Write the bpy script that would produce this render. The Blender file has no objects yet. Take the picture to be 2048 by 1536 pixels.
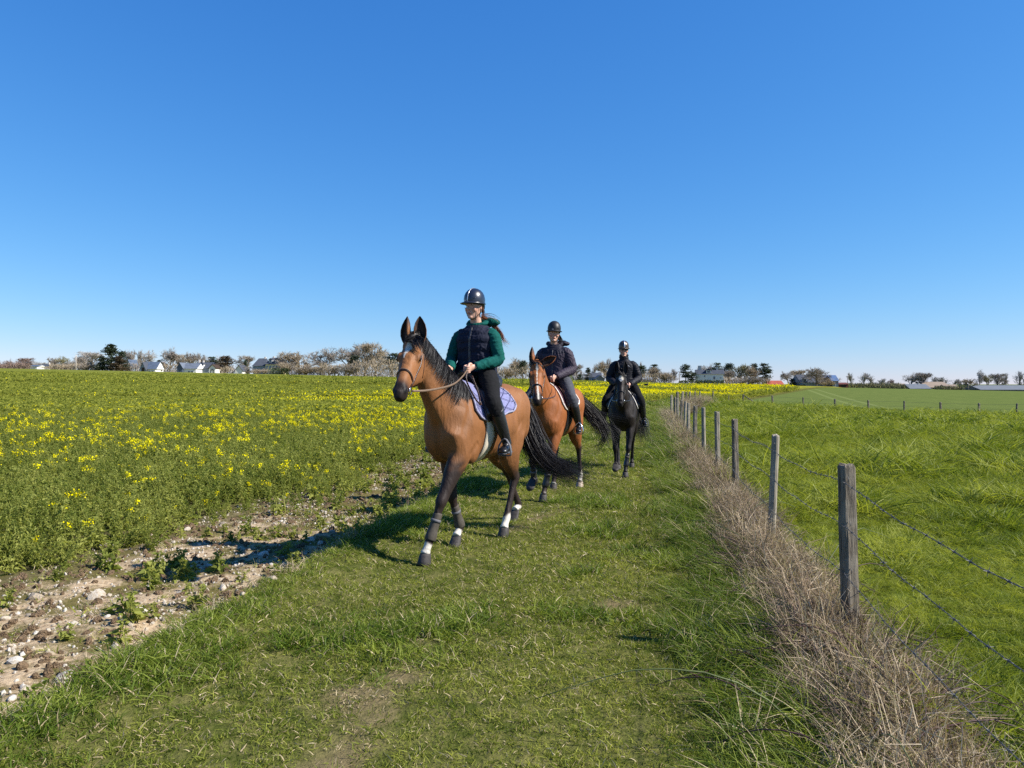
import bpy, bmesh, math, random
import numpy as np
from mathutils import Vector, Matrix
from mathutils.bvhtree import BVHTree

# ---------------------------------------------------------------- camera, sky, sun, exposure
scene = bpy.context.scene
COL = scene.collection
CAMH = 1.55
FPX = 1500.0                                   # focal length in pixels of the 2048 px photograph
cam_d = bpy.data.cameras.new('camera')
cam = bpy.data.objects.new('camera', cam_d); COL.objects.link(cam)
cam.location = (0, 0, CAMH); cam.rotation_euler = (math.radians(90), 0, 0)
cam_d.sensor_width = 36; cam_d.lens = 36 * FPX / 2048
cam_d.clip_start = 0.05; cam_d.clip_end = 9000
scene.camera = cam

SUN_EL = math.radians(40); SUN_AZ = math.radians(-11)     # azimuth measured from +X towards +Y
to_sun = Vector((math.cos(SUN_EL) * math.cos(SUN_AZ), math.cos(SUN_EL) * math.sin(SUN_AZ), math.sin(SUN_EL)))
world = bpy.data.worlds.new('World'); scene.world = world; world.use_nodes = True
wn = world.node_tree
sky = wn.nodes.new('ShaderNodeTexSky'); sky.sky_type = 'NISHITA'; sky.sun_disc = False
sky.sun_elevation = SUN_EL
sky.sun_rotation = math.pi / 2 - SUN_AZ
sky.altitude = 100; sky.air_density = 1.0; sky.dust_density = 0.0; sky.ozone_density = 6.0
EXPOSURE = 0.95; SKY = 0.08                                # the photograph is exposed a little brighter
sep = wn.nodes.new('ShaderNodeSeparateColor'); com = wn.nodes.new('ShaderNodeCombineColor')
wn.links.new(sky.outputs[0], sep.inputs[0])
for i, (ref, out, gam) in enumerate(((.4916, .372, 1.28), (.745, .69, .85), (.834, .98, .55))):   # the camera's colour response to the sky
    p = wn.nodes.new('ShaderNodeMath'); p.operation = 'MULTIPLY'; p.inputs[1].default_value = .125 / ref
    q = wn.nodes.new('ShaderNodeMath'); q.operation = 'POWER'; q.inputs[1].default_value = gam
    r = wn.nodes.new('ShaderNodeMath'); r.operation = 'MULTIPLY'; r.inputs[1].default_value = out / SKY / 2 ** EXPOSURE
    wn.links.new(sep.outputs[i], p.inputs[0]); wn.links.new(p.outputs[0], q.inputs[0]); wn.links.new(q.outputs[0], r.inputs[0]); wn.links.new(r.outputs[0], com.inputs[i])
wn.links.new(com.outputs[0], wn.nodes['Background'].inputs[0])
wn.nodes['Background'].inputs[1].default_value = SKY
sun_d = bpy.data.lights.new('sun', 'SUN'); sun_d.energy = 5.0; sun_d.angle = math.radians(0.53); sun_d.color = (1.0, 0.95, 0.87)
sun = bpy.data.objects.new('sun', sun_d); COL.objects.link(sun)
sun.rotation_euler = (-to_sun).to_track_quat('-Z', 'Y').to_euler()
scene.view_settings.view_transform = 'Standard'; scene.view_settings.look = 'None'
scene.view_settings.exposure = EXPOSURE; scene.view_settings.gamma = 1.0
scene.view_settings.use_curve_mapping = False
scene.cycles.use_denoising = False
scene.cycles.max_bounces = 6; scene.cycles.diffuse_bounces = 3; scene.cycles.transparent_max_bounces = 6
scene.cycles.caustics_reflective = False; scene.cycles.caustics_refractive = False

# ---------------------------------------------------------------- helpers
rng = np.random.default_rng(11)
V3 = lambda *a: np.array(a, float)

def tag(o, label=None, cat=None, group=None, kind=None):
    if label: o['label'] = label
    if cat: o['category'] = cat
    if group: o['group'] = group
    if kind: o['kind'] = kind
    return o

def empty(name, loc=(0, 0, 0), rz=0.0):
    o = bpy.data.objects.new(name, None); COL.objects.link(o)
    o.location = loc; o.rotation_euler = (0, 0, rz); o.empty_display_size = 0.1
    return o

def mesh_np(name, verts, faces):
    me = bpy.data.meshes.new(name)
    me.from_pydata(np.asarray(verts, float).reshape(-1, 3).tolist(), [], [list(map(int, f)) for f in faces])
    return me

def link(name, me, mat=None, parent=None, smooth=False, loc=None):
    o = bpy.data.objects.new(name, me); COL.objects.link(o)
    if mat is not None and len(me.materials) == 0:
        for m in (mat if isinstance(mat, (list, tuple)) else [mat]): me.materials.append(m)
    if smooth:
        me.polygons.foreach_set('use_smooth', [True] * len(me.polygons))
    if parent: o.parent = parent
    if loc is not None: o.location = loc
    return o

def unit(v):
    v = np.asarray(v, float); return v / (np.linalg.norm(v) + 1e-12)

def catmull(pts, n):
    """resample rows of pts (any width) with a Catmull-Rom curve, n samples per segment"""
    P = np.asarray(pts, float)
    P = np.vstack([2 * P[0] - P[1], P, 2 * P[-1] - P[-2]])
    out = []
    for i in range(1, len(P) - 2):
        for k in range(n):
            t = k / n
            a, b, c, d = P[i - 1], P[i], P[i + 1], P[i + 2]
            out.append(0.5 * ((2 * b) + (c - a) * t + (2 * a - 5 * b + 4 * c - d) * t * t + (3 * b - a - 3 * c + d) * t ** 3))
    out.append(P[-2])
    return np.array(out)

class MB:
    """collects shapes; build() links them as ONE mesh object"""
    def __init__(s): s.v = []; s.f = []; s.mi = []; s.n = 0
    def add(s, v, f, mi=0):
        v = np.asarray(v, float).reshape(-1, 3)
        s.v.append(v); s.f += [[int(i) + s.n for i in q] for q in f]; s.mi += [mi] * len(f); s.n += len(v); return s
    def rings(s, R, cap=True, mi=0, closed=True):
        R = [np.asarray(r, float) for r in R]; k = len(R[0]); v = np.vstack(R); f = []
        for i in range(len(R) - 1):
            for j in range(k if closed else k - 1):
                a = i * k + j; b = i * k + (j + 1) % k
                f.append([a, b, b + k, a + k])
        if cap:
            n = len(v); v = np.vstack([v, R[0].mean(0), R[-1].mean(0)]); m = (len(R) - 1) * k
            for j in range(k):
                f.append([n, (j + 1) % k, j]); f.append([n + 1, m + j, m + (j + 1) % k])
        return s.add(v, f, mi)
    def sweep(s, pts, r, side=(0, 1, 0), n=12, sub=0, cap=True, mi=0, pw=2.0):
        """tube along pts; r rows of (radius along side, radius across side)"""
        P = np.asarray(pts, float); r = np.asarray(r, float)
        if r.ndim == 0: r = np.full((len(P), 2), float(r))
        elif r.ndim == 1: r = np.stack([r, r], 1)
        if sub: q = catmull(np.hstack([P, r]), sub); P, r = q[:, :3], np.maximum(q[:, 3:], 1e-4)
        T = np.gradient(P, axis=0); T /= np.linalg.norm(T, axis=1)[:, None] + 1e-12
        th = np.linspace(0, 2 * np.pi, n, endpoint=False)
        c, sn = np.cos(th), np.sin(th)
        if pw != 2.0:
            c = np.sign(c) * np.abs(c) ** (2 / pw); sn = np.sign(sn) * np.abs(sn) ** (2 / pw)
        R = []
        side = np.asarray(side, float)
        for i in range(len(P)):
            sd = side if side.ndim == 1 else side[i]
            S = sd - np.dot(sd, T[i]) * T[i]
            if np.linalg.norm(S) < 1e-6: S = np.cross(T[i], (0.3, 0.5, 0.8))
            S = unit(S); U = np.cross(T[i], S)
            R.append(P[i] + np.outer(c * r[i, 0], S) + np.outer(sn * r[i, 1], U))
        return s.rings(R, cap, mi)
    def ball(s, c, r, M=None, n=14, m=9, mi=0):
        r = np.asarray(r, float) * np.ones(3)
        R = []
        for i in range(1, m):
            ph = np.pi * i / m; th = np.linspace(0, 2 * np.pi, n, endpoint=False)
            q = np.stack([np.sin(ph) * np.cos(th) * r[0], np.sin(ph) * np.sin(th) * r[1], np.full(n, np.cos(ph)) * r[2]], 1)
            R.append(q)
        V = np.vstack(R + [[[0, 0, r[2]]], [[0, 0, -r[2]]]])
        if M is not None: V = V @ np.asarray(M, float)          # rows of M are the local axes
        V = V + np.asarray(c, float); f = []
        for i in range(m - 2):
            for j in range(n):
                a = i * n + j; b = i * n + (j + 1) % n
                f.append([a, a + n, b + n, b])
        t = (m - 1) * n
        for j in range(n):
            f.append([t, j, (j + 1) % n]); f.append([t + 1, (m - 2) * n + (j + 1) % n, (m - 2) * n + j])
        return s.add(V, f, mi)
    def box(s, lo, hi, mi=0):
        (a, b, c), (d, e, g) = lo, hi
        v = [(a, b, c), (d, b, c), (d, e, c), (a, e, c), (a, b, g), (d, b, g), (d, e, g), (a, e, g)]
        return s.add(v, [(0, 3, 2, 1), (4, 5, 6, 7), (0, 1, 5, 4), (1, 2, 6, 5), (2, 3, 7, 6), (3, 0, 4, 7)], mi)
    def sheet(s, G, thick=0.0, mi=0):
        """grid of points (rows, cols, 3); with thick it gets a back side offset along the grid normal"""
        G = np.asarray(G, float); a, b = G.shape[:2]; f = []
        for i in range(a - 1):
            for j in range(b - 1):
                k = i * b + j; f.append([k, k + 1, k + b + 1, k + b])
        if not thick: return s.add(G.reshape(-1, 3), f, mi)
        du = np.gradient(G, axis=0); dv = np.gradient(G, axis=1); N = np.cross(du, dv)
        N /= np.linalg.norm(N, axis=2)[..., None] + 1e-12
        H = G + N * thick; m = a * b
        f2 = [list(q) for q in f] + [[i + m for i in q[::-1]] for q in f]
        edge = [(0, j) for j in range(b)] + [(i, b - 1) for i in range(1, a)] + [(a - 1, j) for j in range(b - 2, -1, -1)] + [(i, 0) for i in range(a - 2, 0, -1)]
        e = [i * b + j for i, j in edge]
        for k in range(len(e)):
            p, q = e[k], e[(k + 1) % len(e)]; f2.append([q, p, p + m, q + m])
        return s.add(np.vstack([G.reshape(-1, 3), H.reshape(-1, 3)]), f2, mi)
    def verts(s): return np.vstack(s.v)
    def mesh(s, name, xf=None):
        V = np.vstack(s.v)
        if xf is not None: V = xf(V)
        me = mesh_np(name, V, s.f)
        return me
    def build(s, name, mat, parent=None, smooth=True, xf=None):
        me = s.mesh(name, xf)
        mats = mat if isinstance(mat, (list, tuple)) else [mat]
        for m in mats: me.materials.append(m)
        if len(mats) > 1: me.polygons.foreach_set('material_index', s.mi)
        me.update()
        return link(name, me, None, parent, smooth)

def neighbours_smooth(V, E, it=6, lam=0.5, mu=-0.53, w=1.0):
    a, b = E[:, 0], E[:, 1]; deg = np.bincount(a, minlength=len(V)) + np.bincount(b, minlength=len(V))
    deg = np.maximum(deg, 1)[:, None]
    for i in range(it):
        for k in ((lam, mu) if mu else (lam,)):
            S = np.zeros_like(V)
            for c in range(3):
                S[:, c] = np.bincount(a, V[b, c], len(V)) + np.bincount(b, V[a, c], len(V))
            V = V + w * k * (S / deg - V)
    return V

def remeshed(mb, voxel, smooth=8, lam_only=2, name='body', extra=None):
    """one continuous closed surface from overlapping shapes"""
    me = mb.mesh('tmp'); ob = bpy.data.objects.new('tmp', me); COL.objects.link(ob)
    md = ob.modifiers.new('r', 'REMESH'); md.mode = 'VOXEL'; md.voxel_size = voxel
    dg = bpy.context.evaluated_depsgraph_get()
    ev = ob.evaluated_get(dg); out = bpy.data.meshes.new_from_object(ev); out.name = name
    bpy.data.objects.remove(ob); bpy.data.meshes.remove(me)
    n = len(out.vertices); V = np.empty(n * 3); out.vertices.foreach_get('co', V); V = V.reshape(-1, 3)
    E = np.empty(len(out.edges) * 2, dtype=np.int32); out.edges.foreach_get('vertices', E); E = E.reshape(-1, 2)
    V = neighbours_smooth(V, E, lam_only, 0.5, 0)
    V = neighbours_smooth(V, E, smooth)
    if extra is not None: V = neighbours_smooth(V, E, 60, 0.6, 0, extra(V)[:, None])
    out.vertices.foreach_set('co', V.ravel()); out.update()
    out.polygons.foreach_set('use_smooth', [True] * len(out.polygons))
    return out, V

def paint(me, rgb):
    at = me.color_attributes.new('Col', 'FLOAT_COLOR', 'POINT')
    c = np.ones((len(me.vertices), 4)); c[:, :3] = rgb
    at.data.foreach_set('color', c.ravel())

def shift_mesh(me, f):
    n = len(me.vertices); V = np.empty(n * 3); me.vertices.foreach_get('co', V)
    me.vertices.foreach_set('co', np.asarray(f(V.reshape(-1, 3))).ravel()); me.update()

def bvh_of(me):
    return BVHTree.FromPolygons([v.co.copy() for v in me.vertices], [tuple(p.vertices) for p in me.polygons])

def smst(a, b, x):
    t = np.clip((np.asarray(x, float) - a) / (b - a), 0, 1); return t * t * (3 - 2 * t)

# ---------------------------------------------------------------- materials
class NT:
    def __init__(s, name):
        s.m = bpy.data.materials.new(name); s.m.use_nodes = True; s.t = s.m.node_tree; s.t.nodes.clear()
        s.out = s.n('ShaderNodeOutputMaterial')
    def n(s, t, **k):
        o = s.t.nodes.new(t)
        for a, v in k.items():
            if a.startswith('i_'): o.inputs[a[2:].replace('_', ' ')].default_value = v
            else: setattr(o, a, v)
        return o
    def l(s, a, b): s.t.links.new(a, b)
    def noise(s, scale, detail=3, vec=None, rough=0.55, dist=0.0):
        o = s.n('ShaderNodeTexNoise'); o.inputs['Scale'].default_value = scale; o.inputs['Detail'].default_value = detail
        o.inputs['Roughness'].default_value = rough; o.inputs['Distortion'].default_value = dist
        if vec is not None: s.l(vec, o.inputs['Vector'])
        return o.outputs['Fac']
    def ramp(s, fac, stops):
        o = s.n('ShaderNodeValToRGB'); s.l(fac, o.inputs[0]); e = o.color_ramp.elements
        while len(e) < len(stops): e.new(0.5)
        for i, (p, c) in enumerate(stops):
            e[i].position = p; e[i].color = (c, c, c, 1) if isinstance(c, (int, float)) else (*c, 1)
        return o.outputs[0]
    def mix(s, fac, a, b, mode='MIX'):
        o = s.n('ShaderNodeMix', data_type='RGBA', blend_type=mode)
        for x, i in ((fac, 0), (a, 6), (b, 7)):
            if hasattr(x, 'type') and hasattr(x, 'node'): s.l(x, o.inputs[i])
            elif i == 0: o.inputs[0].default_value = x
            else: o.inputs[i].default_value = (*x, 1)
        return o.outputs[2]
    def math(s, op, a, b=None, c=None):
        o = s.n('ShaderNodeMath', operation=op)
        for i, x in enumerate((a, b, c)):
            if x is None: continue
            if hasattr(x, 'node'): s.l(x, o.inputs[i])
            else: o.inputs[i].default_value = x
        return o.outputs[0]
    def bump(s, h, strength=0.5, dist=0.01):
        o = s.n('ShaderNodeBump'); o.inputs['Strength'].default_value = strength; o.inputs['Distance'].default_value = dist
        s.l(h, o.inputs['Height']); return o.outputs[0]
    def bsdf(s, col, rough=0.6, spec=0.4, metal=0.0, normal=None, sheen=0.0, coat=0.0):
        b = s.n('ShaderNodeBsdfPrincipled')
        if hasattr(col, 'node'): s.l(col, b.inputs['Base Color'])
        else: b.inputs['Base Color'].default_value = (*col, 1)
        if hasattr(rough, 'node'): s.l(rough, b.inputs['Roughness'])
        else: b.inputs['Roughness'].default_value = rough
        b.inputs['Specular IOR Level'].default_value = spec; b.inputs['Metallic'].default_value = metal
        b.inputs['Sheen Weight'].default_value = sheen; b.inputs['Coat Weight'].default_value = coat
        b.inputs['Coat Roughness'].default_value = 0.25
        if normal is not None: s.l(normal, b.inputs['Normal'])
        s.l(b.outputs[0], s.out.inputs[0]); s.b = b
        return s.m

def pos(k):
    g = k.n('ShaderNodeNewGeometry'); return g.outputs['Position']
def objco(k):
    return k.n('ShaderNodeTexCoord').outputs['Object']

def simple(name, c, rough=0.6, spec=0.4, metal=0.0, var=0.18, scale=30.0, bump=0.0, sheen=0.0, coat=0.0, bd=0.004):
    k = NT(name); nz = k.noise(scale, 4, objco(k))
    c = np.array(c, float)
    col = k.ramp(nz, [(0.3, tuple(c * (1 - var))), (0.7, tuple(np.minimum(c * (1 + var), 0.95)))])
    return k.bsdf(col, rough, spec, metal, k.bump(k.noise(scale * 3, 3, objco(k)), bump, bd) if bump else None, sheen, coat)

def leafmat(name, c1, c2, trans=0.35, rough=0.5, spec=0.25, hue=0.5):
    """thin leaf: reflects and lets light through; tint varies per instance and over the ground"""
    k = NT(name)
    oi = k.n('ShaderNodeObjectInfo'); nz = k.noise(0.45, 3, pos(k))
    f = k.math('MULTIPLY_ADD', k.math('SUBTRACT', oi.outputs['Random'], 0.5), hue, nz)
    col = k.ramp(f, [(0.3, c1), (0.7, c2)])
    b = k.n('ShaderNodeBsdfPrincipled'); k.l(col, b.inputs['Base Color']); b.inputs['Roughness'].default_value = rough
    b.inputs['Specular IOR Level'].default_value = spec
    t = k.n('ShaderNodeBsdfTranslucent'); k.l(k.mix(1.0, col, (1.0, 1.0, 0.55), 'MULTIPLY'), t.inputs[0])
    mx = k.n('ShaderNodeMixShader'); mx.inputs[0].default_value = trans
    k.l(b.outputs[0], mx.inputs[1]); k.l(t.outputs[0], mx.inputs[2]); k.l(mx.outputs[0], k.out.inputs[0])
    return k.m

def colattr(name, rough=0.45, spec=0.4, var=0.12, scale=25, bump=0.15, coat=0.0, sheen=0.0, bd=0.003):
    k = NT(name); a = k.n('ShaderNodeVertexColor', layer_name='Col')
    nz = k.noise(scale, 4, objco(k))
    col = k.mix(1.0, a.outputs[0], k.ramp(nz, [(0.3, 1 - var), (0.7, 1 + var)]), 'MULTIPLY')
    return k.bsdf(col, rough, spec, 0, k.bump(k.noise(scale * 4, 3, objco(k)), bump, bd), sheen, coat)
M = {}
# ================================================================ terrain
def Cx(y):
    """x of the track's reference line (the fence stands at +1.18 m from it)"""
    y = np.asarray(y, float); return .175 * y + .135 * np.maximum(y - 33, 0) + .196 * np.maximum(y - 80, 0)
def vnoise(x, y, seed=0):
    """smooth value noise in [0,1]"""
    x = np.asarray(x, float); y = np.asarray(y, float); xi = np.floor(x); yi = np.floor(y); fx = x - xi; fy = y - yi
    fx = fx * fx * (3 - 2 * fx); fy = fy * fy * (3 - 2 * fy)
    def r(a, b):
        q = np.sin(a * 127.1 + b * 311.7 + seed * 74.7) * 43758.5453; return q - np.floor(q)
    return (r(xi, yi) * (1 - fx) + r(xi + 1, yi) * fx) * (1 - fy) + (r(xi, yi + 1) * (1 - fx) + r(xi + 1, yi + 1) * fx) * fy
def fbm(x, y, seed=0, o=3):
    a = 0; s = 0
    for i in range(o): a = a + vnoise(x * 2 ** i, y * 2 ** i, seed + i) / 2 ** i; s += 1 / 2 ** i
    return a / s
EDGE = -2.87
def bare_at(x, y):
    """worn patches of the track"""
    w = x - Cx(y); lane = np.exp(-((w + 1.25) / .55) ** 2) + .9 * np.exp(-((w + .15) / .40) ** 2)
    return smst(.655, .80, fbm(x * 1.5, y * 1.0, 31) * .72 + .28 * lane * fbm(x * 5, y * 4, 33)  + .10 * (lane - .5)) * smst(-2.5, -2.0, w) * smst(.7, .3, w)
def zt(x, y):
    x = np.asarray(x, float); y = np.asarray(y, float); w = x - Cx(y)
    yy = np.minimum(y, 330.0); u = np.clip(x / np.maximum(y, 20), -1.1, 1.1)
    z = smst(15, 260, y) * (1.45 + .0050 * yy - .022 * u * yy)
    z = z - 1.15 * smst(15, 58, y) * smst(4, 38, x) * (1 - smst(85, 240, y))
    near = 1 - smst(60, 130, y)
    e = EDGE + .16 * (fbm(y * .7, 0.3, 5) - .5) + .1 * (vnoise(y * 3.1, .7, 9) - .5)
    z = z - .13 * smst(e + .02, e - .22, w) * near                                   # the ploughed field lies lower than the sward
    z = z + .045 * np.exp(-((w - e - .25) / .28) ** 2) * near                        # raised lip of the turf
    z = z + .07 * np.exp(-((w - 1.05) / .42) ** 2) * near                            # bank under the fence
    z = z + (.045 * (fbm(x * 1.1, y * 1.1, 2) - .5) + .03 * (fbm(x * 4, y * 4, 3) - .5)) * near * smst(e - .1, e + .1, w)
    z = z + (.08 * (fbm(x * 2.2, y * 2.2, 21) - .5) + .05 * (fbm(x * 6, y * 6, 23) - .5)) * near * smst(e, e - .3, w)
    z = z + .10 * (fbm(x * .9, y * .9, 4) - .5) * near * smst(1.4, 2.2, w)
    return z

ys = [-14.0]
while ys[-1] < 5200:
    y = ys[-1]; ys.append(y + (0.10 if 2 < y < 9 else 0.16 if y < 16 and y > -3 else max(0.3, abs(y) * .028)))
ys = np.array(ys)
ws = [0.0]
while ws[-1] < 6500:
    a = ws[-1]; ws.append(a + (.075 if a < 5 else max(.2, a * .07)))
ws = np.array(ws); ws = np.concatenate([-ws[:0:-1], ws])
WW, YY = np.meshgrid(ws, ys); XX = WW + Cx(np.minimum(YY, 700)); ZZ = zt(XX, YY)
lift = .36 * smst(75, 125, YY) * np.where(YY > 80, smst(0, -6, WW), smst(-3, -9, WW)) * (1 - smst(335, 345, YY))   # closed crop canopy far off
ZZ = ZZ + lift
nr, nc = WW.shape
vv = np.stack([XX, YY, ZZ], 2).reshape(-1, 3)
idx = np.arange(nr * nc).reshape(nr, nc)
qq = np.stack([idx[:-1, :-1], idx[:-1, 1:], idx[1:, 1:], idx[1:, :-1]], 2).reshape(-1, 4)
gm = mesh_np('ground', vv, qq); ba = gm.attributes.new('bare', 'FLOAT', 'POINT'); ba.data.foreach_set('value', bare_at(vv[:, 0], vv[:, 1])); gm.polygons.foreach_set('use_smooth', [True] * len(gm.polygons))

k = NT('ground_surface'); P = pos(k); sx = k.n('ShaderNodeSeparateXYZ'); k.l(P, sx.inputs[0]); X, Y = sx.outputs[0], sx.outputs[1]
c1 = k.math('MULTIPLY', Y, .175); c2 = k.math('MULTIPLY', k.math('MAXIMUM', k.math('SUBTRACT', Y, 33), 0), .135)
c3 = k.math('MULTIPLY', k.math('MAXIMUM', k.math('SUBTRACT', k.math('MINIMUM', Y, 700), 80), 0), .196)
W = k.math('SUBTRACT', k.math('SUBTRACT', k.math('SUBTRACT', X, c1), c2), c3)
n1 = k.noise(1.3, 4, P); n2 = k.noise(7, 5, P, .65); n3 = k.noise(28, 4, P, .7); n0 = k.noise(.12, 3, P); nfar = k.noise(.02, 3, P)
def band(a, b, v):
    o = k.n('ShaderNodeMapRange', interpolation_type='SMOOTHSTEP'); k.l(v, o.inputs[0]); o.inputs[1].default_value = a; o.inputs[2].default_value = b
    return o.outputs[0]
We = k.math('MULTIPLY_ADD', k.math('SUBTRACT', n2, .5), .35, W)
# sward of the track
sward = k.mix(k.ramp(n2, [(.38, 0), (.62, 1)]), (.050, .062, .013), (.125, .118, .040))
bat = k.n('ShaderNodeAttribute', attribute_name='bare'); bare = bat.outputs['Fac']
sward = k.mix(bare, sward, k.mix(n3, (.085, .068, .030), (.20, .155, .085)))
# stony soil
vo = k.n('ShaderNodeTexVoronoi'); vo.inputs['Scale'].default_value = 26; k.l(P, vo.inputs['Vector'])
soil = k.mix(k.ramp(n3, [(.3, 0), (.7, 1)]), (.21, .145, .088), (.48, .375, .245))
soil = k.mix(k.ramp(k.math('ADD', k.noise(2.6, 5, P, .65), k.math('MULTIPLY', band(6.5, 13, Y), .12)), [(.43, 0), (.56, 1)]), soil, k.mix(n3, (.055, .054, .016), (.17, .135, .055)))
soil = k.mix(k.math('MULTIPLY', k.ramp(vo.outputs['Distance'], [(.10, 1), (.22, 0)]), k.ramp(n2, [(.5, 0), (.6, 1)])), soil, (.50, .45, .37))
col = k.mix(band(EDGE + .04, EDGE - .06, We), sward, soil)
# crop floor and, far away, the closed canopy with its flower haze
far = band(55, 110, Y)
canopy = k.mix(k.ramp(k.noise(.7, 8, P, .85), [(.35, 0), (.65, 1)]), (.100, .118, .024), (.150, .160, .032))
yel = k.math('MULTIPLY', k.ramp(k.noise(.55, 6, P, .8), [(.48, 0), (.62, 1)]), k.math('MULTIPLY_ADD', band(-90, -6, W), .48, .10))
yel = k.math('MAXIMUM', yel, k.math('MULTIPLY', band(265, 320, Y), k.ramp(k.noise(.25, 6, P, .8), [(.42, 0), (.58, .5)])))
canopy = k.mix(yel, canopy, (.52, .42, .010))
floor_ = k.mix(n2, (.055, .060, .020), (.12, .095, .045))
crop = k.mix(far, floor_, canopy)
inCrop = k.math('MULTIPLY', band(-4.6, -5.6, We), 1.0)
inCropFar = k.math('MULTIPLY', band(-1.0, -3.0, W), band(78, 84, Y))
col = k.mix(k.math('MAXIMUM', inCrop, inCropFar), col, crop)
# pasture, then the smooth young corn beyond the cross fence
past = k.mix(k.ramp(k.noise(.8, 5, P, .7), [(.35, 0), (.65, 1)]), (.045, .066, .010), (.105, .130, .022))
col = k.mix(band(1.3, 1.7, We), col, past)
line = k.math('SUBTRACT', Y, k.math('SUBTRACT', 98.98, k.math('MULTIPLY', X, .887)))
corn = k.mix(k.ramp(k.noise(.5, 9, P, .9), [(.35, 0), (.65, 1)]), (.068, .098, .026), (.125, .150, .044))
tr = k.math('ABSOLUTE', k.math('SUBTRACT', k.math('SUBTRACT', X, k.math('MULTIPLY', Y, .335)), 13))      # tramlines
tr2 = k.math('ABSOLUTE', k.math('SUBTRACT', k.math('SUBTRACT', X, k.math('MULTIPLY', Y, .335)), 10.6))
corn = k.mix(k.math('MULTIPLY', k.math('MAXIMUM', band(.55, .2, tr), band(.55, .2, tr2)), k.math('MULTIPLY', band(330, 190, Y), .22)), corn, (.24, .27, .11))
col = k.mix(k.math('MULTIPLY', band(-.3, .3, line), band(.3, 1.3, k.math('ADD', W, k.math('MULTIPLY', band(78, 84, Y), .6)))), col, corn)
bh = k.math('ADD', k.math('MULTIPLY', n3, .4), n2)
k.bsdf(col, 1.0, 0.0, 0, k.bump(bh, .8, .03))
link('ground', gm, k.m); tag(bpy.data.objects['ground'], kind='structure')

def px2ground(px, py, zoff=0.0):
    """first point of the terrain seen through a pixel of the photograph"""
    u, v = (px - 1024) / FPX, (768 - py) / FPX; d = 2.0
    while d < 420:
        if CAMH + v * d <= float(zt(u * d, d)) + zoff: break
        d += .02 if d < 20 else .1
    return V3(u * d, d, float(zt(u * d, d)))

# ================================================================ background: houses, trees, hedges at the far edge of the fields
def slate(name, c, var=.2): return simple(name, c, .85, .12, var=var, scale=.9)
M.update({n: m for n, m in (
    ('slate', slate('slate_roof', (.060, .068, .085))), ('slate_pale', slate('pale_slate', (.11, .13, .165))), ('slate_blue', slate('blue_slate', (.075, .10, .145))),
    ('white_wall', simple('white_render', (.64, .63, .605), .9, .1, var=.05, scale=.5)), ('cream_wall', simple('cream_render', (.66, .56, .30), .9, .1, var=.07, scale=.5)),
    ('grey_wall', simple('grey_cladding', (.20, .24, .28), .8, .2, var=.1, scale=.6)), ('tile_red', simple('red_tiles', (.30, .075, .050), .8, .2, var=.2, scale=1.2)),
    ('barn_tan', simple('fibre_cement_roof', (.24, .19, .15), .9, .1, var=.15, scale=.8)), ('barn_grey', simple('sheet_metal_roof', (.13, .145, .165), .85, .1, var=.1, scale=.8)),
    ('timber', simple('dark_timber', (.045, .030, .022), .8, .2)), ('red_brown', simple('red_brown_wood', (.11, .035, .025), .7, .2)),
    ('glass', simple('window_glass', (.05, .07, .09), .1, .6)), ('frame', simple('window_frame', (.7, .7, .7), .5, .3)), ('brick', simple('chimney_render', (.55, .50, .45), .9, .1)),
    ('solar', simple('solar_panel', (.08, .13, .24), .4, .3)))})

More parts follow.
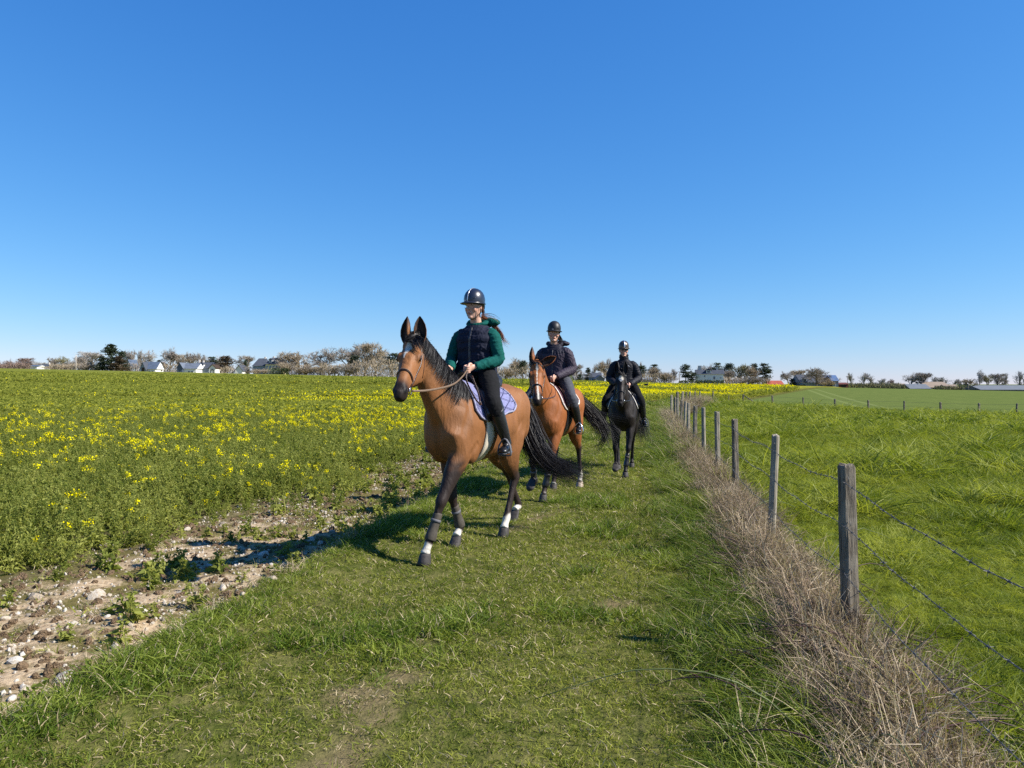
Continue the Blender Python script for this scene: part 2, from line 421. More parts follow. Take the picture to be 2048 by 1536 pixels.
def house(label, px0, px1, py_eave, py_ridge, d, wall, roof, depth=8.0, rot=0.0, hip=0.0, gable_front=False, wins=(), chim=(), cat='house', name='house', doors=(), front_gable=None, dormers=()):
    """house whose front spans px0..px1 at distance d; windows as (fraction along, fraction up, w, h)"""
    u0, u1 = (px0 - 1024) / FPX, (px1 - 1024) / FPX; x0, x1 = u0 * d, u1 * d; xc = (x0 + x1) / 2; W = x1 - x0
    zg = float(zt(xc, d)); ze = CAMH + (768 - py_eave) / FPX * d - zg; zr = CAMH + (768 - py_ridge) / FPX * d - zg
    root = empty(name, (xc, d, zg), rot); tag(root, label, cat, None)
    h = W / 2; b = -1.2
    M_ = lambda n, m, p=root: n.build(m[0], m[1], p, smooth=False)
    if gable_front:
        v = [(-h, 0, b), (h, 0, b), (h, 0, ze), (0, 0, zr), (-h, 0, ze)]; v += [(x, depth, z) for x, _, z in v]
        f = [(0, 1, 2, 3, 4), (9, 8, 7, 6, 5), (1, 6, 7, 2), (0, 4, 9, 5), (0, 5, 6, 1), (2, 7, 8, 3), (3, 8, 9, 4)]
        MB().add(v, f).build('wall', wall, root, smooth=False)
        o = .35; t = .22; sl = (zr - ze) / h; r = MB()
        for g in (-1, 1):
            a = [(0, -o, zr + .05), (g * (h + o), -o, ze - o * sl + .05), (g * (h + o), depth + o, ze - o * sl + .05), (0, depth + o, zr + .05)]
            q = a + [(x, y, z + t) for x, y, z in a]
            r.add(q, [(0, 1, 2, 3), (7, 6, 5, 4), (0, 4, 5, 1), (1, 5, 6, 2), (2, 6, 7, 3), (3, 7, 4, 0)])
        rf = r.build('roof', roof, root, smooth=False)
    else:
        MB().box((-h, 0, b), (h, depth, ze)).build('wall', wall, root, smooth=False)
        o = .4; hh = hip * h; y0, y1 = -o, depth + o; ym = depth / 2
        v = [(-h - o, y0, ze + .02), (h + o, y0, ze + .02), (h + o, y1, ze + .02), (-h - o, y1, ze + .02), (-h - o + hh, ym, zr), (h + o - hh, ym, zr)]
        rf = MB().add(v, [(0, 1, 5, 4), (2, 3, 4, 5), (1, 2, 5), (3, 0, 4), (3, 2, 1, 0)]).build('roof', roof, root, smooth=False)
        if hip < .05:
            g = MB()
            for sgn in (-1, 1): g.add([(sgn * (h + .02), 0, ze), (sgn * (h + .02), depth, ze), (sgn * (h + .02), ym, zr - .25)], [(0, 1, 2)])
            v2 = [(sgn * (h + o + .02), y, z) for sgn in (-1,) for y, z in ((0.0, ze), (depth, ze), (ym, zr - .3))]
            for sgn in (-1, 1):
                q = [(sgn * (h + o + .03), .15, ze + .03), (sgn * (h + o + .03), depth - .15, ze + .03), (sgn * (h + o + .03), ym, zr - .3)]
                MB().add(q + [(x - sgn * .25, y, z) for x, y, z in q], [(0, 1, 2), (5, 4, 3), (0, 3, 4, 1), (1, 4, 5, 2), (2, 5, 3, 0)]).build('gable', wall, root, smooth=False)
    for fx, fz, ww, wh in wins:
        x = -h + fx * W; z = fz * ze
        w = MB().box((x - ww / 2, -.06, z), (x + ww / 2, .05, z + wh)).build('window', M['frame'], root, smooth=False)
        MB().box((x - ww / 2 + .1, -.09, z + .1), (x + ww / 2 - .1, -.03, z + wh - .1)).build('pane', M['glass'], w, smooth=False)
    for fx, ww, wh in doors:
        x = -h + fx * W; MB().box((x - ww / 2, -.08, b), (x + ww / 2, .05, wh)).build('door', M['timber'], root, smooth=False)
    for fx, hgt, ww in chim:
        x = -h + fx * W; MB().box((x - ww / 2, depth / 2 - .4, zr - 1.4), (x + ww / 2, depth / 2 + .5, zr + hgt)).build('chimney', M['brick'], rf, smooth=False)
    for fx, ww in dormers:
        x = -h + fx * W; zz = ze + (zr - ze) * .25; dd = depth * .12
        dm = MB().box((x - ww / 2, dd - .6, zz), (x + ww / 2, dd + 2.2, zz + 1.3)).build('dormer', M['white_wall'], rf, smooth=False)
        MB().box((x - ww * .3, dd - .68, zz + .25), (x + ww * .3, dd - .55, zz + 1.15)).build('pane', M['glass'], dm, smooth=False)
        MB().add([(x - ww * .7, dd - .8, zz + 1.3), (x + ww * .7, dd - .8, zz + 1.3), (x, dd - .8, zz + 2.1), (x - ww * .7, dd + 3, zz + 1.3), (x + ww * .7, dd + 3, zz + 1.3), (x, dd + 3, zz + 2.1)],
                 [(0, 1, 2), (5, 4, 3), (0, 2, 5, 3), (1, 4, 5, 2), (0, 3, 4, 1)]).build('dormer_roof', roof, dm, smooth=False)
    return root

house('low bungalow with teal roof at the far left edge of the village', 58, 74, 733, 729.5, 372, M['white_wall'], M['slate_blue'], 7)
house('low white house with grey roof beside the teal bungalow', 78, 98, 733, 728, 378, M['white_wall'], M['slate'], 7, chim=((.55, .8, .8),))
house('grey house half hidden behind the tall dark cypress', 250, 262, 733, 720, 380, M['grey_wall'], M['slate_blue'], 8, gable_front=True)
house('slate-roofed cottage with white base wall right of the cypress', 284, 311, 738.5, 723, 345, M['white_wall'], M['slate_blue'], 8, wins=((.55, .1, 1.0, 1.0), (.8, .1, 1.0, 1.0)))
house('small gabled lean-to with dark timber front joined to the cottage', 280, 291, 738, 725, 343.5, M['grey_wall'], M['slate'], 5, gable_front=True, doors=((.55, 1.2, 2.4),))
house('long pale grey barn-like house with white ground floor', 361, 392, 737.5, 726, 345, M['white_wall'], M['slate_pale'], 9, wins=((.55, .05, 1.2, 1.2), (.75, .05, 1.2, 1.2)))
house('blue-grey gable end joined to the long pale house', 354, 365, 735, 726, 344, M['slate_blue'], M['slate_pale'], 6, gable_front=True)
house('dark slate house with two chimneys behind the pale house', 388, 421, 737, 724, 352, M['grey_wall'], M['slate'], 9, chim=((.07, 1.2, .8), (.33, .9, .6)), wins=((.5, .75, 1.4, 1.0),), dormers=((.45, 1.6),))
house('half-timbered white gable house at the right end of the row', 418, 431, 736, 729.5, 346, M['white_wall'], M['timber'], 7, gable_front=True, doors=((.3, .3, 2.2), (.7, .3, 2.2)), wins=((.5, .6, .9, .9),))
house('small white gabled house alone among bare trees', 470, 485, 741, 731, 350, M['white_wall'], M['slate'], 8, gable_front=True)
house('cream two-storey house with hipped slate roof and dormers', 531, 562, 728.5, 714.5, 352, M['cream_wall'], M['slate'], 11, hip=.45, chim=((.3, .6, .8),), dormers=((.28, 1.5), (.68, 1.5)), wins=tuple((f, q, .9, 1.5) for f in (.1, .3, .5, .7, .9) for q in (.12, .58)))
house('dark slate wing joined to the left of the cream house', 506, 531, 732, 716, 354, M['grey_wall'], M['slate'], 10, hip=.5, wins=((.35, .3, 1, 1.4), (.8, .3, 1, 1.4)), chim=((.7, .7, .7),))
house('white gable showing beside the second rider', 1136, 1147, 757, 746, 350, M['cream_wall'], M['slate_pale'], 8, gable_front=True)
house('dark slate house left of the last rider', 1178, 1203, 754.5, 745, 356, M['grey_wall'], M['slate'], 8, wins=((.3, .2, 1, 1.2),))
house('pale blue gabled barn partly behind the last rider', 1191, 1209, 758, 751, 345, M['slate_pale'], M['slate_pale'], 9, gable_front=True)
house('small white house with grey roof right of the last rider', 1288, 1309, 760, 757, 372, M['white_wall'], M['slate_pale'], 7)
house('big white house with slate roof, dormer and chimneys', 1392, 1446, 748.5, 739, 348, M['white_wall'], M['slate'], 9, rot=math.radians(-14), chim=((.14, 1.9, 1.5), (.78, 1.3, .9)), dormers=((.47, 2.2),),
      wins=((.33, .72, .8, 1.0), (.67, .50, 1.0, 1.5), (.9, .58, .7, .8), (.32, .12, .9, 1.4), (.93, .1, .8, 1.1)), doors=((.15, 2.6, 1.6),))
house('low house with bright red tiled roof beside the pine', 1537, 1567, 769.5, 761, 350, M['white_wall'], M['tile_red'], 8)
house('large dark grey house with long slate roof and white round window', 1602, 1662, 765, 749, 345, M['grey_wall'], M['slate'], 12, wins=((.1, .8, 2.2, 2.2), (.08, .05, 2, 1.3)))
house('tall narrow blue-grey wing with solar panels beside the red porch', 1664, 1677, 762, 750, 343, M['slate_blue'], M['solar'], 8, wins=((.35, .1, 1.3, 2.2),))
house('red-brown open timber porch beside the solar wing', 1677, 1696, 768.5, 765, 344, M['red_brown'], M['red_brown'], 6, doors=((.5, 2.4, 1.4),), cat='porch', name='porch')
house('pale grey metal-roofed shed on the skyline of the green field', 1821, 1861, 777.5, 768, 352, M['slate'], M['barn_grey'], 10, chim=((.7, .4, .8),), cat='shed', name='shed')
house('small stone-coloured barn left of the grey metal shed', 1796, 1818, 774, 767, 366, M['barn_tan'], M['barn_tan'], 9, cat='barn', name='barn')
house('long tan-roofed barn behind the grey metal shed', 1856, 1902, 775, 763.5, 372, M['barn_tan'], M['barn_tan'], 14, cat='barn', name='barn')
house('green-grey lean-to barn at the end of the tan barn', 1894, 1919, 777, 769, 366, M['timber'], M['barn_tan'], 8, cat='barn', name='barn')
house('very long low barn with dark grey roof at the right edge', 1962, 2110, 779.5, 770.5, 352, M['barn_tan'], M['barn_grey'], 16, cat='barn', name='barn')

# ---- trees
def bark(name, c): return simple(name, c, .95, .05, var=.2, scale=.8)
M['bark'] = bark('grey_bark', (.21, .18, .15)); 
for nm, c in (('tw_grey', (.27, .235, .20)), ('tw_tan', (.32, .26, .185)), ('tw_red', (.21, .15, .125)), ('tw_olive', (.215, .195, .105)), ('tw_pale', (.37, .34, .31))): M[nm] = bark(nm + '_twigs', c)
M['needle'] = leafmat('conifer_needles', (.026, .040, .020), (.050, .068, .034), .1)
M['needle_dry'] = leafmat('conifer_needles_dry', (.06, .045, .025), (.10, .070, .038), .1)
M['ivy'] = leafmat('evergreen_leaves', (.03, .045, .015), (.055, .075, .025), .15)

WID = {}
def twig_tree(kind, seed):
    """bare deciduous tree of height 1: returns trunk MB and crown MB"""
    r = random.Random(seed); T = MB(); K = MB(); Q = []
    def limb(p, d, L, rad, lvl):
        n = 3; P = [p]; dd = np.array(d)
        for i in range(n):
            dd = unit(dd + np.array([r.gauss(0, .13), r.gauss(0, .13), r.gauss(.06, .08)])); P.append(P[-1] + dd * L / n)
        if lvl < 3: T.sweep(P, np.linspace(rad, rad * .55, n + 1), (1, 0, 0), 4 if lvl else 7)
        else:
            P = np.array(P); sd = unit(np.cross(dd, (r.gauss(0, 1), r.gauss(0, 1), r.gauss(0, 1)))) * (.0036 if lvl == 3 else .0019)
            Q.append(np.stack([P - sd, P + sd], 1)[::(1 if lvl == 3 else 3)])
        if lvl == 4: return
        nb = {'round': (7, 6, 6, 13), 'tall': (12, 5, 5, 10), 'bush': (6, 6, 7, 11)}[kind][lvl]
        for i in range(nb):
            t = r.uniform(.35, 1.0) if lvl else r.uniform(.30, 1.0); k0 = min(int(t * n), n - 1); q = P[k0] * (1 - (t * n - k0)) + P[k0 + 1] * (t * n - k0)
            sp = {'round': .85, 'tall': .38, 'bush': .75}[kind]
            az = r.uniform(0, 6.28); e = unit(np.cross(dd, (math.cos(az), math.sin(az), .3)))
            nd = unit(dd * (1 - sp * .45) + e * sp * r.uniform(.5, 1.1) + np.array([0, 0, .18]))
            limb(np.array(q), nd, L * r.uniform(.48, .72), rad * .5, lvl + 1)
    if kind == 'bush':
        for i in range(7):
            a = r.uniform(0, 6.28); limb(np.array([.05 * math.cos(a), .05 * math.sin(a), -.05]), unit(np.array([math.cos(a) * .55, math.sin(a) * .55, 1])), r.uniform(.40, .55), .016, 1)
    else: limb(np.array([0, 0, -.04]), np.array([r.gauss(0, .04), r.gauss(0, .04), 1.0]), .46 if kind == 'round' else .62, .026, 0)
    for q in Q: K.sheet(q)
    KV = K.verts(); hz = max(T.verts()[:, 2].max(), KV[:, 2].max()); WID[(kind, seed)] = 2 * np.percentile(np.hypot(KV[:, 0], KV[:, 1]), 88) / hz
    return T, K, hz

def conifer(seed, kind):
    r = random.Random(seed); T = MB(); K = MB()
    T.sweep([(0, 0, -.04), (.005, .01, .5), (0, 0, .97)], [.022, .015, .003], (1, 0, 0), 7)
    lo = .10 if kind == 'cypress' else .34
    for i in range(85 if kind == 'cypress' else 60):
        z = r.uniform(lo, .97); t = (z - lo) / (1 - lo)
        R = (.30 * (1 - t) ** .7 + .03) if kind == 'cypress' else .26 * (1 - abs(t - .45) * 1.05) * r.uniform(.6, 1.1) + .03
        R *= r.uniform(.65, 1.1); az = r.uniform(0, 6.28); d = np.array([math.cos(az), math.sin(az), r.uniform(-.05, .35) if kind == 'cypress' else r.uniform(-.1, .25)])
        T.sweep([(0, 0, z), d * R + np.array([0, 0, z])], [.006, .002], (0, 0, 1), 4)
        for j in range(34):
            q = d * R * r.uniform(.15, 1.05) + np.array([r.gauss(0, .03), r.gauss(0, .03), z + r.gauss(0, .022)])
            e1 = np.array([r.gauss(0, 1), r.gauss(0, 1), r.gauss(0, .6)]); e1 = unit(e1) * r.uniform(.025, .05); e2 = unit(np.cross(e1, (r.gauss(0, 1), r.gauss(0, 1), r.gauss(0, 1)))) * r.uniform(.012, .022)
            K.add([q - e2, q + e2, q + e1], [(0, 1, 2)])
    return T, K, 1.0

PROTO = {}
for kind, seeds in (('round', (1, 2, 3, 4)), ('tall', (5, 6)), ('bush', (7, 8, 9))):
    for sd in seeds:
        T, K, hz = twig_tree(kind, sd)
        PROTO.setdefault(kind, []).append((T.mesh('trunk', lambda V, hz=hz: V / hz), K.mesh('crown', lambda V, hz=hz: V / hz), WID[(kind, sd)]))
for kind, seeds in (('cypress', (11, 12)), ('pine', (13, 14, 15))):
    for sd in seeds:
        T, K, hz = conifer(sd, kind); PROTO.setdefault(kind, []).append((T.mesh('trunk'), K.mesh('crown'), .6 if kind == 'cypress' else .5))
TCOUNT = {}
def tree(label, px, py_top, d, kind, mat, wpx=None, group='trees behind the far edge of the fields', name=None, cat='tree', base=0.0, v=None):
    u = (px - 1024) / FPX; x = u * d; zg = float(zt(x, d)); H = CAMH + (768 - py_top) / FPX * d - zg
    i = TCOUNT.get(kind, 0); TCOUNT[kind] = i + 1; pr = PROTO[kind][i % len(PROTO[kind])] if v is None else PROTO[kind][v]
    root = empty(name or {'round': 'bare_tree', 'tall': 'bare_tree', 'bush': 'bare_shrub', 'cypress': 'conifer_tree', 'pine': 'pine_tree'}[kind], (x, d, zg), (i * 2.4) % 6.28)
    tag(root, label, cat, group)
    sxy = wpx * 1.15 / FPX * d / pr[2]
    for me, nm, m in ((pr[0], 'trunk', M['bark']), (pr[1], 'crown', mat)):
        o = bpy.data.objects.new(nm, me); COL.objects.link(o); o.parent = root; o.scale = (sxy, sxy, H)
        if not me.materials: me.materials.append(m)
        o.material_slots[0].link = 'OBJECT'; o.material_slots[0].material = m
    return root
G, TN, RD, OL, PL = M['tw_grey'], M['tw_tan'], M['tw_red'], M['tw_olive'], M['tw_pale']
for a in (
    ('low reddish shrub at the far left end of the skyline', 8, 718, 400, 'bush', RD, 34), ('second reddish shrub from the left edge', 32, 716, 395, 'bush', RD, 34),
    ('reddish tree above the teal bungalow', 50, 714, 402, 'round', RD, 28), ('low rusty shrub just left of the teal bungalow', 44, 727, 362, 'bush', TN, 26),
    ('grey shrub behind the low white house', 78, 722, 400, 'bush', G, 36), ('pale grey bare tree right of the low white house', 103, 713, 398, 'round', G, 26),
    ('olive tinted bare tree left of the pale pole', 122, 710, 380, 'round', OL, 26), ('tan shrub at the foot of the olive tinted tree', 118, 727, 360, 'bush', TN, 40),
    ('grey tree right behind the pale pole', 160, 708, 385, 'round', G, 28), ('broad pale bare tree left of the cypress', 186, 701, 392, 'round', PL, 46),
    ('grey shrub low beside the pale pole', 146, 722, 366, 'bush', G, 34), ('shrub with dark stems left of the cypress trunk', 182, 720, 352, 'bush', G, 36),
    ('slender bare tree just right of the cypress', 266, 697, 390, 'round', G, 24), ('pale poplar behind the slate-roofed cottage', 285, 698, 400, 'tall', PL, 16),
    ('pale bare tree above the cottage roof', 303, 697, 402, 'round', PL, 28), ('tall round-headed bare tree between cottage and pale house', 338, 693, 372, 'round', G, 36),
    ('reddish shrub under the round-headed tree', 322, 716, 380, 'bush', RD, 30), ('tan tree right of the round-headed tree', 354, 706, 385, 'round', TN, 30),
    ('grey tree above the long pale house', 376, 702, 388, 'round', G, 32), ('grey bare tree above the chimneyed slate house', 402, 706, 392, 'round', G, 30),
    ('bare tree far right behind the half-timbered gable', 446, 709, 398, 'round', PL, 30), ('tan shrub left of the small white gabled house', 446, 724, 362, 'bush', TN, 38),
    ('grey bare tree right of the small white gabled house', 498, 709, 392, 'round', G, 32), ('shrub between white gable and cream house', 494, 729, 356, 'bush', G, 24),
    ('low shrub in front of the dark slate wing', 518, 735, 341, 'bush', TN, 34), ('tan tree immediately right of the cream house', 598, 700, 356, 'round', TN, 56),
    ('tan spreading shrub below the tan tree', 580, 722, 350, 'bush', TN, 44), ('second tan shrub below the tan tree', 612, 724, 348, 'bush', TN, 44),
    ('big bare tree left of the horse head, first of the grove', 660, 692, 360, 'round', G, 60), ('big bare tree with many stems, middle of the grove', 690, 687, 366, 'round', G, 60),
    ('pale leaning tree, last of the grove before the horse', 728, 681, 372, 'round', TN, 52), ('pale shrub under the grove', 650, 725, 346, 'bush', TN, 48), ('grey shrub under the grove', 690, 726, 345, 'bush', G, 48),
    ('pale tree top right behind the grove', 752, 696, 385, 'round', PL, 40),
    ('brown shrub just behind the leading rider', 1005, 726, 352, 'bush', TN, 44), ('tan bare tree right of the leading rider', 1030, 715, 362, 'round', TN, 42),
    ('bare tree between the first two riders', 1046, 713, 380, 'round', G, 34), ('round bare tree right of the second rider', 1157, 727, 372, 'round', G, 26),
    ('thin poplar left of the last rider', 1186, 725, 385, 'tall', PL, 12), ('tan tree behind the left shoulder of the last rider', 1212, 720, 380, 'round', TN, 34), ('pale poplar behind the last rider', 1224, 714, 388, 'tall', PL, 15),
    ('pale tree behind the right shoulder of the last rider', 1276, 722, 385, 'tall', PL, 16), ('tan bare tree under the dark treetop', 1310, 732, 366, 'round', TN, 32),
    ('tan shrub right of the small white house', 1332, 740, 358, 'bush', TN, 36), ('slim bare tree left of the utility pole', 1348, 736, 366, 'tall', G, 12),
    ('bare tree behind the left end of the white house', 1405, 725, 376, 'round', PL, 34), ('bare grey tree just right of the white house', 1452, 740, 356, 'round', G, 26),
    ('large olive tinted tree right of the white house', 1482, 726, 360, 'round', OL, 40), ('ochre tinted tree next to the olive tree', 1503, 729, 356, 'round', TN, 36),
    ('grey shrub under the olive and ochre trees', 1490, 752, 346, 'bush', G, 54),
    ('bare tree left of the large dark grey house', 1577, 741, 366, 'round', G, 24), ('round tree touching the dark grey house', 1600, 738, 370, 'round', TN, 32),
    ('wide bare tree in front of the dark grey house', 1632, 733, 341, 'round', G, 44), ('tan shrub in front of the dark grey house', 1652, 752, 339, 'bush', TN, 34),
    ('bare poplar right of the porch, first of the row', 1704, 744, 392, 'tall', PL, 16), ('bare poplar right of the porch, second of the row', 1724, 744, 394, 'tall', PL, 18), ('bare poplar right of the porch, third of the row', 1744, 748, 396, 'tall', PL, 18),
    ('low pale tree right of the poplar row', 1763, 756, 396, 'tall', PL, 14), ('tan round bush in the low shrubs', 1746, 764, 362, 'bush', TN, 26), ('reddish bare tree over the low shrubs', 1782, 757, 372, 'round', RD, 18),
    ('spreading bare tree left above the grey shed', 1822, 744, 380, 'round', PL, 38), ('rounded bare tree above the grey shed', 1844, 743, 378, 'round', G, 32),
    ('pale tree over the left half of the tan barn', 1866, 752, 400, 'tall', PL, 20), ('pale tree over the right half of the tan barn', 1890, 753, 402, 'tall', PL, 22), ('thin tree right of the tan barn', 1908, 757, 400, 'tall', PL, 13), ('second thin tree right of the tan barn', 1920, 757, 400, 'tall', PL, 12),
    ('dense ball-shaped brown tree in the gap before the long barn', 1937, 756, 350, 'round', TN, 26), ('tall bare tree at the left end of the long barn', 1962, 737, 372, 'round', PL, 18),
    ('olive tinted tree behind the long barn', 1974, 745, 376, 'round', OL, 24), ('grey tree behind the long barn', 1996, 745, 380, 'round', G, 30), ('small tree behind the long barn', 2012, 745, 384, 'tall', PL, 12),
    ('slender poplar near the right edge of the picture', 2036, 740, 384, 'tall', PL, 15), ('last bare tree at the right edge of the picture', 2052, 752, 384, 'round', PL, 20)):
    tree(*a)
for a in (
    ('tall dark cypress, the highest conifer on the left', 222, 688, 352, 'cypress', M['needle'], 46), ('smaller dark conifer leaning on the right of the cypress', 243, 701, 350, 'cypress', M['needle'], 30),
    ('brownish conifer in front of the right side of the cypress', 240, 712, 346, 'cypress', M['needle_dry'], 34), ('low dark conifer left of the cypress', 204, 711, 350, 'cypress', M['needle'], 24),
    ('dark conifer behind the cottage end', 318, 720, 352, 'cypress', M['needle'], 20), ('dark round evergreen above the half-timbered gable', 424, 714, 362, 'pine', M['needle'], 26), ('olive evergreen right of the half-timbered gable', 452, 712, 358, 'pine', M['needle_dry'], 34),
    ('small dark conifer left of the cream house', 491, 719, 372, 'cypress', M['needle'], 12), ('dark evergreen low in the grove', 711, 711, 352, 'pine', M['needle'], 26), ('dark pine just left of the horse head', 785, 707, 362, 'pine', M['needle'], 40),
    ('dark evergreen between the first two riders', 1045, 722, 356, 'pine', M['needle'], 22), ('dark round conifer right of the second rider', 1176, 735, 358, 'cypress', M['needle'], 18), ('black-green bush beside the white gable', 1160, 748, 348, 'cypress', M['needle'], 16),
    ('dark pine behind the right arm of the last rider', 1281, 731, 362, 'pine', M['needle'], 26), ('flat-topped dark tree above the tan tree', 1308, 729, 368, 'pine', M['needle'], 22),
    ('layered pine left of the white house', 1371, 729, 352, 'pine', M['needle'], 24), ('low spreading pine at the left corner of the white house', 1384, 745, 350, 'pine', M['needle'], 26),
    ('dark pine over the roof of the white house', 1436, 726, 372, 'pine', M['needle'], 24), ('dark pine right of the white house roof', 1458, 727, 372, 'pine', M['needle'], 28), ('dark pine peeping over the ochre tree', 1508, 727, 366, 'pine', M['needle'], 18),
    ('tall lone pine left of the red roof', 1530, 727, 348, 'pine', M['needle'], 28), ('dark evergreen at the left of the dark grey house', 1584, 757, 352, 'cypress', M['needle'], 18)):
    tree(*a)

def hedge(label, px0, px1, py_top, d, mat, evergreen=False, dens=1.0):
    x0, x1 = (px0 - 1024) / FPX * d, (px1 - 1024) / FPX * d; xc = (x0 + x1) / 2; zg = float(zt(xc, d)); H = CAMH + (768 - py_top) / FPX * d - zg
    root = empty('hedge', (xc, d, zg)); tag(root, label, 'hedge', 'hedges at the field edge')
    n = int((x1 - x0) * 100 * dens); K = MB()
    for i in range(n):
        x = rng.uniform(x0, x1) - xc; b = .75 + .35 * vnoise(x * .35 + d, 0.5, 3); z = rng.uniform(-.4, H * b); y = rng.normal(0, .8)
        if evergreen: e1 = unit(rng.normal(size=3)) * rng.uniform(.25, .5); e2 = unit(rng.normal(size=3)) * rng.uniform(.15, .3)
        else: e1 = unit(V3(rng.normal(0, .35), rng.normal(0, .35), 1)) * rng.uniform(.5, 1.2); e2 = unit(rng.normal(size=3)) * rng.uniform(.06, .16)
        q = V3(x, y, z); K.add([q - e2, q + e2, q + e1 + e2 * .3, q + e1 - e2 * .3], [(0, 1, 2, 3)])
    K.build('foliage', mat, root, smooth=False)
    st = MB()
    for x in np.arange(x0 - xc, x1 - xc, 2.2): st.sweep([(x, 0, -.4), (x + .2, .1, H * .6)], [.08, .04], (1, 0, 0), 5)
    st.build('stem', M['bark'], root)
for a in (('brown hedge along the far left field edge', -40, 60, 729, 350, RD), ('grey brown hedge between low houses and cypress', 100, 200, 729, 352, TN), ('brown thicket around the cypress feet', 196, 280, 729, 356, G),
          ('thicket behind the cottage', 290, 360, 729, 362, TN), ('hedge right of the half-timbered gable', 432, 470, 735, 352, TN), ('dark clipped hedge in front of the cream house', 540, 578, 735.5, 343, M['ivy'], True),
          ('brown hedge under the tan tree', 572, 650, 735, 346, G), ('pale brown hedge under the grove', 640, 800, 727, 342, TN), ('wide tan thicket left of the leading horse', 705, 815, 719, 347, TN), ('tan thicket between the first two riders', 985, 1062, 737, 350, TN),
          ('low thicket behind the second rider', 1080, 1180, 749, 358, G), ('tan thicket right of the last rider', 1262, 1345, 748, 356, TN), ('dark clipped hedge at the foot of the white house', 1358, 1448, 760, 342, M['ivy'], True),
          ('brown thicket right of the white house', 1445, 1540, 755, 352, TN), ('low dark hedge below the red roof', 1528, 1610, 769.5, 341, M['ivy'], True), ('grey green scrub right of the porch', 1690, 1800, 767.5, 352, M['tw_olive']),
          ('grey green scrub before the stone-coloured barn', 1750, 1812, 771, 348, M['tw_olive']), ('low scrub below the tan barn', 1870, 1925, 774, 350, M['tw_olive'])):
    hedge(*a)
def pole(label, px, py_top, py_bot, d, mat):
    x = (px - 1024) / FPX * d; zg = float(zt(x, d)); H = CAMH + (768 - py_top) / FPX * d - zg
    root = empty('utility_pole', (x, d, zg)); tag(root, label, 'pole', 'utility poles')
    MB().sweep([(0, 0, -.5), (0, 0, H)], [.16, .11], (1, 0, 0), 8).build('shaft', mat, root)
    MB().box((-.5, -.06, H - .5), (.5, .06, H - .38)).build('crossarm', mat, root, smooth=False)
pole('pale concrete utility pole left of the cypress', 152, 710, 738, 345, M['brick']); pole('dark utility pole left of the white house', 1359, 744, 766, 348, M['bark']); pole('dark utility pole right of the porch', 1695, 752, 776, 350, M['bark'])
# ================================================================ vegetation scattered as instances (uncountable stuff)
def scatter_group(coll):
    ng = bpy.data.node_groups.new('scatter', 'GeometryNodeTree')
    ng.interface.new_socket('Geometry', in_out='INPUT', socket_type='NodeSocketGeometry'); ng.interface.new_socket('Geometry', in_out='OUTPUT', socket_type='NodeSocketGeometry')
    N = ng.nodes.new; gi = N('NodeGroupInput'); go = N('NodeGroupOutput'); ci = N('GeometryNodeCollectionInfo'); ci.inputs[0].default_value = coll
    ci.inputs['Separate Children'].default_value = True; ci.inputs['Reset Children'].default_value = True
    ip = N('GeometryNodeInstanceOnPoints'); ip.inputs['Pick Instance'].default_value = True
    def attr(n, t):
        a = N('GeometryNodeInputNamedAttribute'); a.data_type = t; a.inputs['Name'].default_value = n; return a.outputs['Attribute']
    L = ng.links.new
    L(gi.outputs[0], ip.inputs['Points']); L(ci.outputs[0], ip.inputs['Instance']); L(attr('idx', 'INT'), ip.inputs['Instance Index'])
    e2r = N('FunctionNodeEulerToRotation'); L(attr('rot', 'FLOAT_VECTOR'), e2r.inputs[0]); L(e2r.outputs[0], ip.inputs['Rotation'])
    L(attr('scl', 'FLOAT_VECTOR'), ip.inputs['Scale']); L(ip.outputs[0], go.inputs[0])
    return ng
def scatter(name, label, cat, protos, P, rot, scl, idx, kind='stuff'):
    """protos: list of meshes; P (n,3), rot (n,3), scl (n,) or (n,3)"""
    coll = bpy.data.collections.new(name + '_pieces')
    for i, me in enumerate(protos): coll.objects.link(bpy.data.objects.new('%s_piece_%02d' % (name, i), me))
    me = bpy.data.meshes.new(name); n = len(P); me.vertices.add(n); me.vertices.foreach_set('co', np.asarray(P, np.float32).ravel())
    a = me.attributes.new('rot', 'FLOAT_VECTOR', 'POINT'); a.data.foreach_set('vector', np.asarray(rot, np.float32).ravel())
    scl = np.asarray(scl, np.float32); scl = np.repeat(scl[:, None], 3, 1) if scl.ndim == 1 else scl
    a = me.attributes.new('scl', 'FLOAT_VECTOR', 'POINT'); a.data.foreach_set('vector', scl.ravel())
    a = me.attributes.new('idx', 'INT', 'POINT'); a.data.foreach_set('value', np.asarray(idx, np.int32))
    o = link(name, me); md = o.modifiers.new('scatter', 'NODES'); md.node_group = scatter_group(coll)
    tag(o, label, cat, None, kind); return o

def pts(y0, y1, w0, w1, dens, mx=1.0):
    """random points of the ground inside (a little more than) the camera's view"""
    n = int((y1 - y0) * (w1 - w0) * dens); y = rng.uniform(y0, y1, n); w = rng.uniform(w0, w1, n); x = w + Cx(y)
    m = np.abs(x) < .70 * y + mx
    return x[m], y[m], w[m]
def place(x, y, dz=0.0): return np.stack([x, y, zt(x, y) + dz], 1)
def spin(n, tilt=.15, bias=(0, 0)):
    return np.stack([rng.normal(bias[0], tilt, n), rng.normal(bias[1], tilt, n), rng.uniform(0, 6.283, n)], 1)

